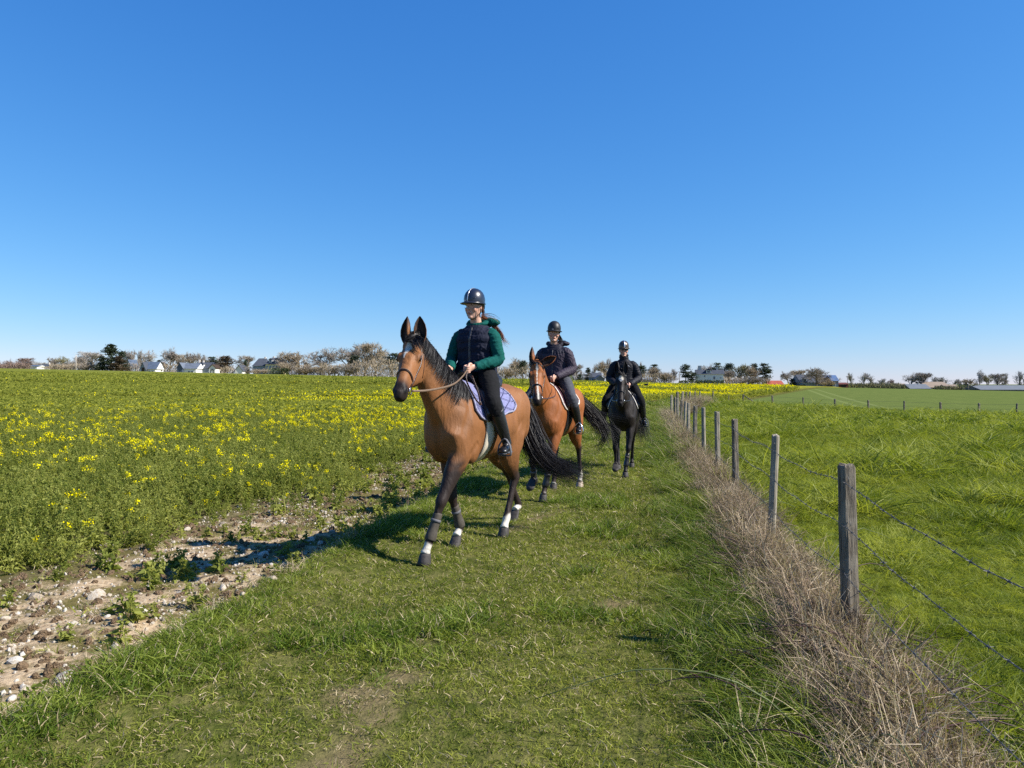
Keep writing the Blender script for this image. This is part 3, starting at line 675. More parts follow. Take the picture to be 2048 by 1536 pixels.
def blades(n, r, h0, h1, w0, w1, lean=.5, curl=.6, straw=0.1, seed=0, seg=3, wind=(-.25, 0), mats=()):
    q = np.random.default_rng(seed); V = []; F = []; MI = []; b = 0
    for i in range(n):
        rr = r * math.sqrt(q.random()); a = q.uniform(0, 6.283); base = V3(rr * math.cos(a), rr * math.sin(a), -.01); h = q.uniform(h0, h1); w = q.uniform(w0, w1)
        d = V3(q.normal(0, lean) + wind[0], q.normal(0, lean) + wind[1], 1); d /= np.linalg.norm(d); g = V3(q.normal(0, 1) + wind[0] * 2, q.normal(0, 1) + wind[1] * 2, 0); g = unit(g) * curl * q.uniform(.3, 1.3)
        sd = unit(np.cross(d, V3(q.normal(), q.normal(), .2)))
        for k in range(seg + 1):
            t = k / seg; p = base + d * h * t + g * h * t * t * .6 - V3(0, 0, h * curl * .28 * t * t)
            if k < seg: V += [p - sd * w * (1 - t * .6), p + sd * w * (1 - t * .6)]
            else: V.append(p)
        for k in range(seg - 1): F.append((b + 2 * k, b + 2 * k + 1, b + 2 * k + 3, b + 2 * k + 2))
        F.append((b + 2 * seg - 2, b + 2 * seg - 1, b + 2 * seg)); m = 1 if q.random() < straw else 0; MI += [m] * seg; b += 2 * seg + 1
    me = mesh_np('blades', V, F)
    for m in mats: me.materials.append(m)
    me.polygons.foreach_set('material_index', MI); return me

GR = leafmat('track_grass', (.110, .148, .018), (.290, .305, .056), .42, .6, .12, hue=.5)
GL = leafmat('lush_grass', (.086, .138, .015), (.235, .280, .044), .44, .5, .15, hue=.5)
GP = leafmat('pasture_grass', (.120, .165, .015), (.310, .335, .050), .46, .5, .15, hue=.5)
ST = leafmat('straw', (.30, .235, .13), (.46, .38, .24), .2, hue=.6)
DRY = leafmat('dead_grass', (.26, .19, .125), (.54, .435, .30), .25, .7, .1, hue=.9)
short = [blades(36, .075, .022, .060, .0016, .0030, .75, .8, .11, 100 + i, mats=(GR, ST)) for i in range(4)]
worn = [blades(22, .085, .012, .035, .0015, .0028, 1.1, .6, .55, 110 + i, mats=(GR, ST)) for i in range(2)]
med = [blades(42, .085, .06, .13, .0020, .0034, .55, .9, .07, 120 + i, mats=(GL, ST)) for i in range(3)]
lng = [blades(46, .11, .13, .30, .0020, .0036, .50, 1.3, .10, 130 + i, 0 or 4, wind=(-.45, -.1), mats=(GL, ST)) for i in range(4)]

# ---- short sward of the track
P = []; R = []; S = []; I = []
def put(x, y, idx, sc, tilt=.12, dz=0.0):
    if not len(x): return
    P.append(place(x, y, dz)); R.append(spin(len(x), tilt)); S.append(sc); I.append(idx)
def flush(name, label, cat, protos):
    global P, R, S, I
    o = scatter(name, label, cat, protos, np.vstack(P), np.vstack(R), np.concatenate(S), np.concatenate(I)); P, R, S, I = [], [], [], []; return o
for y0, y1, dn, sc in ((1.4, 6, 330, 1.0), (6, 12, 190, 1.25), (12, 24, 75, 1.9), (24, 42, 28, 3.0), (42, 82, 9, 4.6)):
    x, y, w = pts(y0, y1, EDGE - .02, .95, dn); b = bare_at(x, y); k = rng.random(len(x)) > b * .2
    h = fbm(x * .9, y * .9, 41); lush = smst(.58, .76, h + .14 * np.exp(-((w + 2.7) / .3) ** 2) + .10 * smst(-.2, .6, w))
    pick = rng.random(len(x)); idx = np.where(pick < lush * .75, 6 + rng.integers(0, 3, len(x)), rng.integers(0, 4, len(x))); idx = np.where((b > .3) & (pick > .3), 4 + rng.integers(0, 2, len(x)), idx)
    put(x[k], y[k], idx[k], (sc * rng.uniform(.75, 1.25, len(x)) * (.75 + .5 * h))[k])
flush('track_grass', 'short worn grass of the track under the horses', 'grass', short + worn + med)
# ---- longer grass on the verge beside the fence and along the turf edge
for y0, y1, dn, sc in ((1.4, 7, 150, 1.0), (7, 14, 80, 1.25), (14, 36, 30, 1.9), (36, 80, 8, 3.2)):
    x, y, w = pts(y0, y1, -.1, 1.0, dn); pr = smst(-.05, .55, w + .5 * (fbm(x * 1.3, y * 1.3, 51) - .5)); k = rng.random(len(x)) < pr
    put(x[k], y[k], rng.integers(0, 4, k.sum()), (sc * rng.uniform(.6, 1.1, len(x)) * (.55 + .45 * pr))[k], .2)
    x, y, w = pts(y0, y1, EDGE - .06, EDGE + .30, dn * .7); put(x, y, 4 + rng.integers(0, 3, len(x)), sc * rng.uniform(.45, .9, len(x)), .25)
    x, y, w = pts(y0, y1, -2.6, .2, dn * .05); k = fbm(x * 1.1, y * 1.1, 61) > .58; put(x[k], y[k], rng.integers(4, 7, k.sum()), sc * rng.uniform(.6, 1.0, k.sum()), .2)
flush('verge_grass', 'long lush grass on the verge between track and dead bramble strip', 'grass', lng + med)
# ---- pasture right of the fence
past = [blades(52, .13, .07, .20, .0022, .0040, .60, 1.2, .02, 140 + i, 4, wind=(-.3, -.1), mats=(GP, ST)) for i in range(4)]
pfar = [blades(70, .34, .06, .22, .0045, .008, .75, 1.2, .0, 150 + i, 3, wind=(-.3, 0), mats=(GP, ST)) for i in range(3)]
for y0, y1, dn, sc, f in ((1.2, 6, 210, .85, 0), (6, 12, 130, 1.05, 0), (12, 24, 60, 1.5, 0), (24, 45, 15, 1.1, 4), (45, 82, 7, 1.5, 4)):
    x, y, w = pts(y0, y1, 1.15, 60 if y1 > 20 else 14, dn); k = (y < 98.98 - .887 * x + 1.0)
    t = fbm(x * .75, y * .75, 71); idx = rng.integers(0, 3, len(x)) + f
    put(x[k], y[k], idx[k], (sc * rng.uniform(.7, 1.2, len(x)) * (.55 + .8 * smst(.35, .75, t)) * np.where(fbm(x * 1.9, y * 1.9, 77) > .64, 1.75, 1.0))[k], .2)
flush('pasture_grass', 'bright green tufted pasture grass right of the fence', 'grass', past + pfar)
# ---- dead grass strip under the wires
TWIG = leafmat('dead_stems', (.10, .068, .048), (.24, .175, .125), .1, .8, .1, hue=.9)
def straws(n, r, h0, h1, seed, mat=None):
    mat = mat or DRY
    q = np.random.default_rng(seed); mb = MB()
    for i in range(n):
        a = q.uniform(0, 6.283); rr = r * math.sqrt(q.random()); p = V3(rr * math.cos(a), rr * math.sin(a), -.02); h = q.uniform(h0, h1); d = unit(V3(q.normal(-.12, .42), q.normal(0, .42), 1)); Q = [p]
        kink = q.integers(1, 4)
        for k in range(4):
            if k == kink: d = unit(d + V3(q.normal(-.2, .8), q.normal(0, .8), q.normal(-.6, .4)))
            d = unit(d + q.normal(0, .14, 3)); Q.append(Q[-1] + d * h / 4)
        Q = np.array(Q); sd = unit(np.cross(d, q.normal(size=3))); w = q.uniform(.0012, .0036) * np.array([1, 1, .9, .7, .25])[:, None]
        mb.sheet(np.stack([Q - sd * w, Q + sd * w], 1))
    me = mb.mesh('straws'); me.materials.append(mat); return me
dead = [straws(60, .12, .22, .60, 160 + i) for i in range(3)] + [straws(46, .12, .25, .66, 165 + i, TWIG) for i in range(2)] + [straws(40, .14, .10, .28, 170 + i) for i in range(2)]
for y0, y1, dn, sc in ((1.2, 5, 170, .85), (5, 10, 140, .88), (10, 20, 75, 1.0), (20, 34, 38, 1.2)):
    x, y, w = pts(y0, y1, .50, 1.55, dn); c = 1.02 + .22 * (fbm(y * .6, .5, 81) - .5); pr = np.exp(-((w - c) / .29) ** 4); k = rng.random(len(x)) < pr
    idx = np.where(rng.random(len(x)) < .2, rng.integers(5, 7, len(x)), rng.integers(0, 5, len(x)))
    put(x[k], y[k], idx[k], (sc * rng.uniform(.55, 1.05, len(x)) * (.55 + .45 * pr))[k], .22)
x = rng.uniform(8.6, 17, 260); y = 33 + (x - 7.0) / .31 + rng.normal(0, .8, 260); k = fbm(x * .4, y * .2, 5) > .42; put(x[k], y[k], rng.integers(0, 5, k.sum()), rng.uniform(1.2, 2.0, k.sum()), .25)
x, y, w = pts(2, 14, EDGE - .25, EDGE + .05, 26); k = fbm(y * 1.4, .2, 91) > .50; put(x[k], y[k], rng.integers(5, 7, k.sum()), rng.uniform(.5, .95, k.sum()), .3)
flush('dead_grass', 'strip of tangled pale dead grass along the fence', 'dead grass', dead)

# ---- rape: leafy plants, some in flower
RL = leafmat('rape_leaf', (.180, .215, .042), (.33, .345, .085), .52, .6, .10, hue=.6)
RF = leafmat('rape_canopy_leaf', (.200, .220, .036), (.30, .31, .056), .5, .7, .04, hue=.5)
RY = leafmat('rape_flower', (.78, .66, .004), (.90, .80, .010), .35, .8, .0, hue=.6)
def rape(seed, flower, leaf, nl=16, hgt=.5, big=1.0):
    q = np.random.default_rng(seed); mb = MB()
    tops = []
    for s_ in range(q.integers(3, 5)):
        d = unit(V3(q.normal(0, .25), q.normal(0, .25), 1)); h = hgt * q.uniform(.7, 1.1); b = V3(q.normal(0, .02), q.normal(0, .02), -.03); t = b + d * h; tops.append(t)
        mb.sweep([b, (b + t) / 2 + q.normal(0, .012, 3), t], [.005 * big, .004 * big, .0025 * big], (1, 0, 0), 3)
        for i in range(nl):
            k = q.uniform(.05, .97); p = b + d * h * k; a = q.uniform(0, 6.283); L = q.uniform(.05, .11) * (1.25 - .75 * k) * big; o = V3(math.cos(a), math.sin(a), q.uniform(-.2, .6)); o = unit(o); sd = unit(np.cross(o, (q.normal(0, .3), q.normal(0, .3), 1))) * L * q.uniform(.18, .32)
            tip = p + o * L - V3(0, 0, L * .35); m = p + o * L * .55 + V3(0, 0, L * .06)
            mb.add([p, m - sd, tip, m + sd], [(0, 1, 2), (0, 2, 3)])
    for t in tops:
        for i in range(9 if not flower else 6):
            p = t + q.normal(0, .010 * big, 3); e = unit(q.normal(size=3)) * .014 * big; f = unit(np.cross(e, q.normal(size=3))) * .007 * big; mb.add([p - e, p + f, p + e, p - f], [(0, 1, 2, 3)])
        if flower and q.random() < .9:
            for i in range(22):
                p = t + V3(q.normal(0, .026), q.normal(0, .026), q.normal(-.005, .026)) * big; e = unit(V3(q.normal(), q.normal(), q.normal(0, .5))) * .0125 * big; f = unit(np.cross(e, q.normal(size=3))) * .0125 * big
                mb.add([p - e, p + f, p + e, p - f], [(0, 1, 2, 3)], 1)
    me = mb.mesh('rape'); me.materials.append(leaf); me.materials.append(RY); me.polygons.foreach_set('material_index', mb.mi); return me
def rape_patch(seed, nf):
    """square metre of crop seen from far"""
    q = np.random.default_rng(seed); mb = MB()
    for i in range(230):
        p = V3(q.uniform(-.75, .75), q.uniform(-.75, .75), q.uniform(.10, .47)); e = unit(V3(q.normal(), q.normal(), q.normal(.4, .7))) * q.uniform(.05, .11); f = unit(np.cross(e, q.normal(size=3))) * q.uniform(.02, .04)
        mb.add([p - e, p + f, p + e, p - f], [(0, 1, 2, 3)])
    for i in range(nf):
        p = V3(q.uniform(-.75, .75), q.uniform(-.75, .75), q.uniform(.43, .55))
        for j in range(4):
            c = p + q.normal(0, .022, 3); e = unit(V3(q.normal(), q.normal(), q.normal(0, .5))) * .028; f = unit(np.cross(e, q.normal(size=3))) * .028; mb.add([c - e, c + f, c + e, c - f], [(0, 1, 2, 3)], 1)
    me = mb.mesh('rape_patch'); me.materials.append(RF); me.materials.append(RY); me.polygons.foreach_set('material_index', mb.mi); return me
def yellow(x, y):
    w = x - Cx(y)
    base = .02 + .10 * smst(-60, -8, w) * smst(6, 20, y) + .26 * np.exp(-((w + 6.5) / 5.0) ** 2) * smst(9, 24, y) + .75 * smst(38, 60, y) * np.exp(-((w + 6) / 20.) ** 2)
    return np.clip(base * smst(.30, .62, fbm(x * .35, y * .35, 101)) * 1.7 + .03, 0, 1)
plants = [rape(200 + i, False, RL) for i in range(4)] + [rape(210 + i, True, RL) for i in range(3)] + [rape_patch(220 + i, n) for i, n in enumerate((0, 1, 2, 4, 8, 12))]
for y0, y1, dn, sc in ((3.5, 14, 46, .90), (14, 26, 24, 1.02), (26, 40, 13, 1.15)):
    x, y, w = pts(y0, y1, -46, -3.3, dn, 2.5); e = -5.05 + .3 * smst(8, 12, y) + 1.5 * (fbm(x * .8, y * .5, 111) - .5); pr = smst(.35, -.45, w - e); k = rng.random(len(x)) < pr
    f = rng.random(len(x)) < yellow(x, y) * .50 + .018; idx = np.where(f, 4 + rng.integers(0, 3, len(x)), rng.integers(0, 4, len(x)))
    put(x[k], y[k], idx[k], (sc * rng.uniform(.7, 1.15, len(x)) * (.45 + .55 * smst(.5, -1.2, w - e)))[k], .15)
for y0, y1, dn, sc in ((34, 60, 2.6, 1.0), (60, 110, 1.5, 1.45), (110, 170, .45, 2.2)):
    x, y, w = pts(y0, y1, -210, -2.0, dn, 3); k = w < np.where(y > 80, -1.5, -4.7); yl = yellow(x, y)
    idx = 7 + np.clip((yl * 7 + rng.normal(0, .8, len(x))).astype(int), 0, 5)
    put(x[k], y[k], idx[k], (sc * rng.uniform(.85, 1.15, len(x)))[k], .05)
flush('rape_crop', 'green oilseed rape crop coming into yellow flower left of the track', 'crop', plants)
# ---- sparse weeds and pebbles on the bare strip
weed = [rape(230 + i, False, RL, 7, .16) for i in range(3)] + [blades(26, .07, .02, .07, .002, .004, .8, .9, .3, 240 + i, mats=(GR, ST)) for i in range(3)]
x, y, w = pts(2, 22, -5.4, EDGE - .05, 42); k = fbm(x * 1.6, y * 1.6, 121) > .47
put(x[k], y[k], np.where(rng.random(k.sum()) < .12, rng.integers(0, 3, k.sum()), rng.integers(3, 6, k.sum())), rng.uniform(.6, 1.4, k.sum()), .2)
x, y, w = pts(9.5, 34, -4.9, EDGE - .1, 11); put(x, y, np.where(rng.random(len(x)) < .35, rng.integers(0, 3, len(x)), rng.integers(3, 6, len(x))), rng.uniform(.8, 1.9, len(x)), .2)
flush('margin_weeds', 'scattered low weeds and moss on the stony strip', 'weeds', weed)
def stone_mesh(seed, sub=2):
    q = np.random.default_rng(seed); bm = bmesh.new(); bmesh.ops.create_icosphere(bm, subdivisions=sub, radius=1.0)
    ax = V3(1, q.uniform(.6, .95), q.uniform(.45, .75)); pl = [unit(q.normal(size=3)) for _ in range(9)]
    for v in bm.verts:
        p = np.array(v.co)
        for n in pl:
            dd = p @ n - .72
            if dd > 0: p = p - n * dd * .9
        v.co = Vector(p * ax * (1 + q.normal(0, .02)))
    me = bpy.data.meshes.new('stone'); bm.to_mesh(me); bm.free(); return me
k = NT('flint'); oi = k.n('ShaderNodeObjectInfo'); nz = k.noise(9, 4, objco(k))
f = k.math('MULTIPLY_ADD', k.math('SUBTRACT', oi.outputs['Random'], .5), .5, nz)
FL = k.bsdf(k.ramp(f, [(.2, (.16, .145, .13)), (.36, (.30, .24, .165)), (.55, (.40, .34, .26)), (.75, (.50, .47, .42))]), .75, .3, 0, k.bump(k.noise(30, 3, objco(k)), .4, .02))
peb = [stone_mesh(300 + i, 1) for i in range(5)]
for m in peb: m.materials.append(FL)
CLOD = simple('soil_clod', (.24, .165, .10), .95, .05, var=.45, scale=1.2, bump=.8, bd=.2)
for i in range(3):
    m = stone_mesh(310 + i, 2); m.materials.append(CLOD); peb.append(m)
x, y, w = pts(2, 20, -5.6, EDGE - .03, 420); kk = rng.random(len(x)) < .25 + .75 * smst(.4, .6, fbm(x * 2, y * 2, 131)); x, y = x[kk], y[kk]
P.append(place(x, y, .002)); R.append(rng.uniform(0, 6.28, (len(x), 3))); S.append(.006 + .020 * rng.random(len(x)) ** 2.5); I.append(rng.integers(0, 5, len(x)))
x, y, w = pts(2, 20, -5.4, EDGE - .03, 70)
P.append(place(x, y, .0)); R.append(rng.uniform(0, 6.28, (len(x), 3))); S.append(.018 + .035 * rng.random(len(x)) ** 2); I.append(rng.integers(5, 8, len(x)))
flush('pebbles', 'small flint pebbles and clods strewn over the bare strip', 'pebbles', peb)
big = [stone_mesh(320 + i, 2) for i in range(6)]
for m in big: m.materials.append(FL)
SP = [(72, 1198, 17), (192, 1196, 19), (283, 1228, 17), (262, 1250, 8), (45, 1280, 11), (128, 1360, 22), (160, 1362, 15), (120, 1382, 15), (50, 1380, 12), (25, 1400, 12), (230, 1297, 12), (270, 1305, 11), (92, 1388, 12), (30, 1326, 14),
      (485, 1190, 9), (446, 1178, 10), (528, 1110, 11), (455, 1090, 9), (620, 1082, 12), (560, 1108, 8), (640, 1088, 9), (736, 1054, 14), (690, 1040, 9), (545, 1160, 13), (410, 1225, 9), (360, 1190, 8), (330, 1210, 7), (375, 1060, 9), (446, 1050, 8),
      (300, 1172, 9), (215, 1235, 7), (150, 1250, 8), (100, 1310, 9), (12, 1240, 10), (510, 1200, 7), (590, 1130, 8), (665, 1065, 8), (420, 1130, 7), (250, 1330, 8), (65, 1420, 11)]
for i, (px, py, w) in enumerate(SP):
    g = px2ground(px, py); r = w * 1.15 / FPX * g[1]
    o = link('stone', big[i % 6]); o.location = g + V3(0, 0, r * .08); o.scale = (r, r * .95, r * .9); o.rotation_euler = (rng.normal(0, .25), rng.normal(0, .25), rng.uniform(0, 6.28))
    lab = {2: 'large rounded tan stone alone on the bare strip', 5: 'largest white flint stone beside the turf edge', 0: 'white flint stone with grey side near the left edge', 21: 'pinkish clod of stone in front of the leading horse hoof'}.get(i, 'pale flint stone lying on the bare strip beside the crop')
    tag(o, lab, 'stone', 'flint stones on the bare strip'); 
    for p_ in o.data.polygons: p_.use_smooth = False

# ================================================================ fence
k = NT('weathered_wood'); co = objco(k); mp = k.n('ShaderNodeMapping'); mp.inputs['Scale'].default_value = (18, 18, 1.6); k.l(co, mp.inputs[0])
gr = k.noise(2.2, 6, mp.outputs[0], .7); big_n = k.noise(5, 4, co)
wc = k.mix(k.ramp(gr, [(.35, 0), (.62, 1)]), (.042, .034, .026), (.22, .185, .14)); wc = k.mix(k.ramp(big_n, [(.5, 0), (.7, .7)]), wc, (.28, .25, .20))
WOOD = k.bsdf(wc, .85, .2, 0, k.bump(gr, .9, .02))
k = NT('pale_sawn_wood'); co = objco(k); mp = k.n('ShaderNodeMapping'); mp.inputs['Scale'].default_value = (16, 16, 1.4); k.l(co, mp.inputs[0]); gr = k.noise(2.0, 6, mp.outputs[0], .7)
WOODP = k.bsdf(k.mix(k.ramp(gr, [(.35, 0), (.65, 1)]), (.16, .135, .10), (.36, .32, .25)), .85, .2, 0, k.bump(gr, .6, .012))
WIRE = simple('galvanised_wire', (.10, .10, .10), .6, .3, .3, var=.3, scale=20)
def post_mesh(seed, wid, round_=False):
    q = np.random.default_rng(seed); Rg = []; n = 12
    for t in np.linspace(0, 1, 9):
        th = np.linspace(0, 2 * np.pi, n, endpoint=False) + math.pi / 12; c, s_ = np.cos(th), np.sin(th)
        if not round_: c = np.sign(c) * np.abs(c) ** .35; s_ = np.sign(s_) * np.abs(s_) ** .35
        k_ = wid / 2 * (1 - .06 * t) * (1 + q.normal(0, .022, n)); Rg.append(np.stack([c * k_ + .012 * math.sin(t * 2 + seed), s_ * k_, np.full(n, -.35 + t * 1.35) + (q.normal(0, .006, n) if t == 1 else 0)], 1))
    top = Rg[-1].copy(); top[:, :2] = top[:, :2] * .86 + top[:, :2].mean(0) * .14; top[:, 2] += .012; Rg.append(top)
    return MB().rings(Rg)
FP = [(1706, 928, 4.3, .098, 0), (1543, 869, 6.8, .088, 1), (1471, 838, 9.7, .086, 0), (1434, 823, 12.3, .09, 1), (1407, 815, 14.7, .10, 1), (1390, 811, 17.2, .10, 0), (1377, 806, 19.7, .09, 1), (1369, 803, 22.0, .095, 1), (1362, 800, 24.4, .09, 0), (1355, 797, 27.0, .10, 1), (1349, 794, 29.8, .11, 0), (1343, 790, 33.0, .11, 1)]
ordn = ['nearest', 'second', 'third', 'fourth', 'fifth', 'sixth', 'seventh', 'eighth', 'ninth', 'tenth', 'eleventh', 'twelfth']
look = ['thick dark weathered', 'pale square', 'dark round-edged', 'pale grey', 'broad grey', 'dark grey', 'pale thin', 'pale grey', 'dark', 'grey', 'grey', 'grey corner']
LINE = [V3(1.18 + Cx(-.7), -.7, 0), V3(1.18 + Cx(1.75), 1.75, 0)]
def make_post(x, y, top, wid, pale, label, group, seed, name='fence_post'):
    z0 = float(zt(x, y)); H = top - z0
    root = empty(name, (x, y, z0), rng.uniform(-.2, .2) + .17); tag(root, label, 'post', group); root.rotation_euler = (rng.normal(0, .015), rng.normal(0, .02), root.rotation_euler[2])
    mb = post_mesh(seed, wid, seed % 3 == 2); V = np.vstack(mb.v); sc = H / 1.012
    mb.v = [np.stack([V[:, 0], V[:, 1], np.where(V[:, 2] > 0, V[:, 2] * sc, V[:, 2])], 1)]
    mb.build('shaft', WOODP if pale else WOOD, root, smooth=False)
    for zz in (H * .905, H * .66, H * .40):
        MB().sweep([(-wid * .3, -wid * .52, zz), (-wid * .3, -wid * .60, zz + .004), (-wid * .3, -wid * .52, zz + .03)], .0022, (1, 0, 0), 5).build('staple', WIRE, root)
    return root, z0, H
tops = []
for i, (px, py, d, wid, pale) in enumerate(FP):
    x = (px - 1024) / FPX * d; top = CAMH + (768 - py) / FPX * d
    make_post(x, d, top, wid * .84, pale, '%s wooden fence post, %s from the camera' % (look[i], ordn[i]) if i else 'thick dark weathered fence post nearest the camera', 'posts of the fence along the track', 400 + i)
    tops.append((x, d, top))
for i, (px, py, pb) in enumerate(((1355, 786, 800), (1364, 784.5, 799), (1372, 783.5, 798), (1381, 782, 798), (1390, 780.5, 797), (1400, 779.5, 797), (1426, 779.5, 797))):
    d = 38 + i * 6.7; x = 7.0 + 1.0 + (d - 33) * .31 if i < 6 else 22.4; x = (px - 1024) / FPX * d; zg = float(zt(x, d))
    make_post(x, d, zg + 1.08, .12, i % 2, 'small fence post in the brown scrub past the corner, %s beyond it' % ordn[i + 1] if i else 'small fence post just past the corner post', 'posts beyond the fence corner', 420 + i)
cross = []
for i, px in enumerate((1457, 1486, 1545, 1606, 1670, 1737, 1808, 1881, 1958, 2033, 2110)):
    u = (px - 1024) / FPX; d = 98.98 / (1 + .887 * u) ; x = u * d; zg = float(zt(x, d)); cross.append((x, d, zg))
    r_, z0, H = make_post(x, d, zg + (1.0 if i else .8), .15 if i else .07, i == 0, 'dark post of the cross fence, %s from its left end' % (ordn[i] if i else 'first and thinnest'), 'posts of the far cross fence', 440 + i)
    if px == 1486:
        MB().sweep([(.05, 0, .92), (1.55, -.3, -.1)], [.055, .055], (0, 1, 0), 8).build('brace', WOOD, r_)
# wires
def barb():
    mb = MB()
    for a in (0.4, 2.0, 3.5, 5.2): mb.sweep([(0, 0, 0), (.005 * math.cos(a), .018 * math.cos(a), .018 * math.sin(a))], [.0016, .0007], (1, 0, 0), 4)
    mb.sweep([(-.007, 0, 0), (.007, 0, 0)], [.0042, .0042], (0, 1, 0), 6)
    return mb.mesh('barb')
BARB = barb(); BARB.materials.append(WIRE)
first = [(1.18 + Cx(-.8), -.8, 1.02), (1.18 + Cx(1.75), 1.75, 1.06)]
for j, (drop, nm) in enumerate(((.10, 'top'), (.345, 'middle'), (.62, 'lowest'))):
    Q = []
    pp = first + tops
    for a, b in zip(pp[:-1], pp[1:]):
        n = 10 if a[1] < 8 else 5
        for t in np.arange(n) / n:
            Q.append(V3(a[0] - .06, a[1], a[2] - drop) * (1 - t) + V3(b[0] - .06, b[1], b[2] - drop) * t + V3(0, 0, -.035 * math.sin(math.pi * t) + .006 * math.sin(t * 17)))
    Q.append(V3(tops[-1][0] - .06, tops[-1][1], tops[-1][2] - drop)); Q = np.array(Q)
    root = empty('barbed_wire', tuple(Q[0])); tag(root, '%s strand of barbed wire strung along the near fence posts' % nm, 'wire', 'barbed wire strands')
    L = np.concatenate([[0], np.cumsum(np.linalg.norm(np.diff(Q, axis=0), axis=1))]); s_ = np.arange(0, L[-1], .011 if False else .03); D = np.stack([np.interp(s_, L, Q[:, c]) for c in range(3)], 1)
    tw = MB()
    for ph in (0, math.pi):
        m = s_ < 9.5; tw.sweep(D[m] + np.stack([.0022 * np.cos(s_[m] * 60 + ph), 0 * s_[m], .0022 * np.sin(s_[m] * 60 + ph)], 1) - Q[0], .0013, (0, 0, 1), 5)
    tw.sweep(D[s_ >= 9.5][::8] - Q[0], .0028, (0, 0, 1), 5)
    tw.build('strand', WIRE, root)
    for s1 in np.arange(2.6, 10.5, .14):
        p = np.array([np.interp(s1, L, Q[:, c]) for c in range(3)]); o = bpy.data.objects.new('barb', BARB); COL.objects.link(o); o.parent = root; o.location = p - Q[0]; o.rotation_euler = (rng.uniform(0, 6.28), 0, 1.4)
pp = cross
for j, zz in enumerate((.9, .5)):
    q0 = V3(*pp[1]) + V3(0, 0, zz); wr = MB().sweep([V3(*c) + V3(0, 0, zz) - q0 for c in pp[1:]], .006, (0, 0, 1), 4).build('fence_wire', WIRE); wr.location = q0; tag(wr, '%s plain wire of the far cross fence' % ('upper', 'lower')[j], 'wire', 'wires of the cross fence')
# bramble canes arching through the dead grass
CANE = simple('bramble_cane', (.060, .028, .026), .6, .3, var=.4, scale=20); CANEG = simple('green_cane', (.09, .11, .035), .6, .3, var=.3, scale=20)
for mat, n, nm, lab in ((CANE, 170, 'bramble', 'tangle of dark red bramble canes arching through the dead grass'), (CANEG, 9, 'briar', 'thin green briar shoots arching through the barbed wire')):
    cb = MB()
    for i in range(n):
        y = rng.uniform(2.2, 6.5) if rng.random() < .6 else rng.uniform(6.5, 24); x = 1.06 + Cx(y) + rng.normal(0, .16); p = V3(x, y, float(zt(x, y)) - .02); a = rng.uniform(0, 6.283); L = rng.uniform(.35, .85) if mat is CANE else rng.uniform(.9, 1.5)
        d = unit(V3(math.cos(a) * .5, math.sin(a) * .5, 1.0)); Q = [p]
        for k_ in range(9):
            d = unit(d + V3(math.cos(a) * .13, math.sin(a) * .13, -.22 if mat is CANE else -.16) + rng.normal(0, .07, 3)); Q.append(Q[-1] + d * L / 9)
        Q = np.array(Q); Q[:, 2] = np.maximum(Q[:, 2], zt(Q[:, 0], Q[:, 1]) + .01)
        cb.sweep(Q, np.linspace(.0046, .0016, 10) * rng.uniform(.7, 1.3), (.3, .2, .9), 5)
        if mat is CANE:
            for k_ in range(3, 9):
                if rng.random() < .7:
                    e = unit(rng.normal(size=3)); cb.sweep([Q[k_], Q[k_] + e * rng.uniform(.04, .14), Q[k_] + e * .12 + V3(0, 0, -.03)], [.0016, .0012, .0006], (.3, .2, .9), 4)
    o = cb.build(nm, mat); tag(o, lab, 'bramble', None, 'stuff')
# ================================================================ horses

k = NT('horse_coat'); a_ = k.n('ShaderNodeVertexColor', layer_name='Col'); co = objco(k)
mp = k.n('ShaderNodeMapping'); mp.inputs['Scale'].default_value = (2.2, 2.2, .8); mp.inputs['Rotation'].default_value = (.0, .5, 0); k.l(co, mp.inputs[0])
big = k.noise(2.6, 3, mp.outputs[0], .5, .6); mid = k.noise(9, 4, mp.outputs[0], .6, .4)
mp2 = k.n('ShaderNodeMapping'); mp2.inputs['Scale'].default_value = (60, 160, 40); mp2.inputs['Rotation'].default_value = (0, .7, 0); k.l(co, mp2.inputs[0]); fine = k.noise(1.6, 3, mp2.outputs[0], .7)
tone = k.math('ADD', k.math('MULTIPLY', k.ramp(big, [(.3, 0), (.7, 1)]), .34), k.math('MULTIPLY', fine, .34))
col_ = k.mix(1.0, a_.outputs[0], k.ramp(k.math('ADD', tone, .30), [(0.2, .62), (.5, .96), (.9, 1.32)]), 'MULTIPLY')
hgt_ = k.math('ADD', k.math('MULTIPLY_ADD', mid, .35, big), k.math('MULTIPLY', fine, .03))
M['coat'] = k.bsdf(col_, k.math('MULTIPLY_ADD', mid, .3, .44), .22, 0, k.bump(hgt_, .55, .05))
M['hair'] = simple('black_horse_hair', (0.014, 0.012, 0.012), 0.5, 0.3, var=0.3, scale=60)
M['coat_dark'] = simple('dark_eyelid', (0.03, 0.017, 0.012), 0.5, 0.3)
M['hoof'] = simple('dark_hoof', (0.042, 0.037, 0.034), 0.65, 0.25, var=0.4, scale=45, bump=0.2)
M['hoof_pale'] = simple('pale_hoof', (0.42, 0.33, 0.24), 0.5, 0.4, var=0.3, scale=40, bump=0.2)
M['eye'] = simple('eye_dark', (0.008, 0.005, 0.004), 0.08, 0.8, var=0.1)
M['leather'] = simple('brown_leather', (0.055, 0.022, 0.012), 0.35, 0.5, var=0.3, scale=50, bump=0.1)
M['leather_black'] = simple('black_leather', (0.012, 0.011, 0.011), 0.38, 0.5, var=0.3, scale=50, bump=0.1)
M['rein'] = simple('rein_webbing', (0.14, 0.092, 0.06), 0.6, 0.3, var=0.2, scale=90)
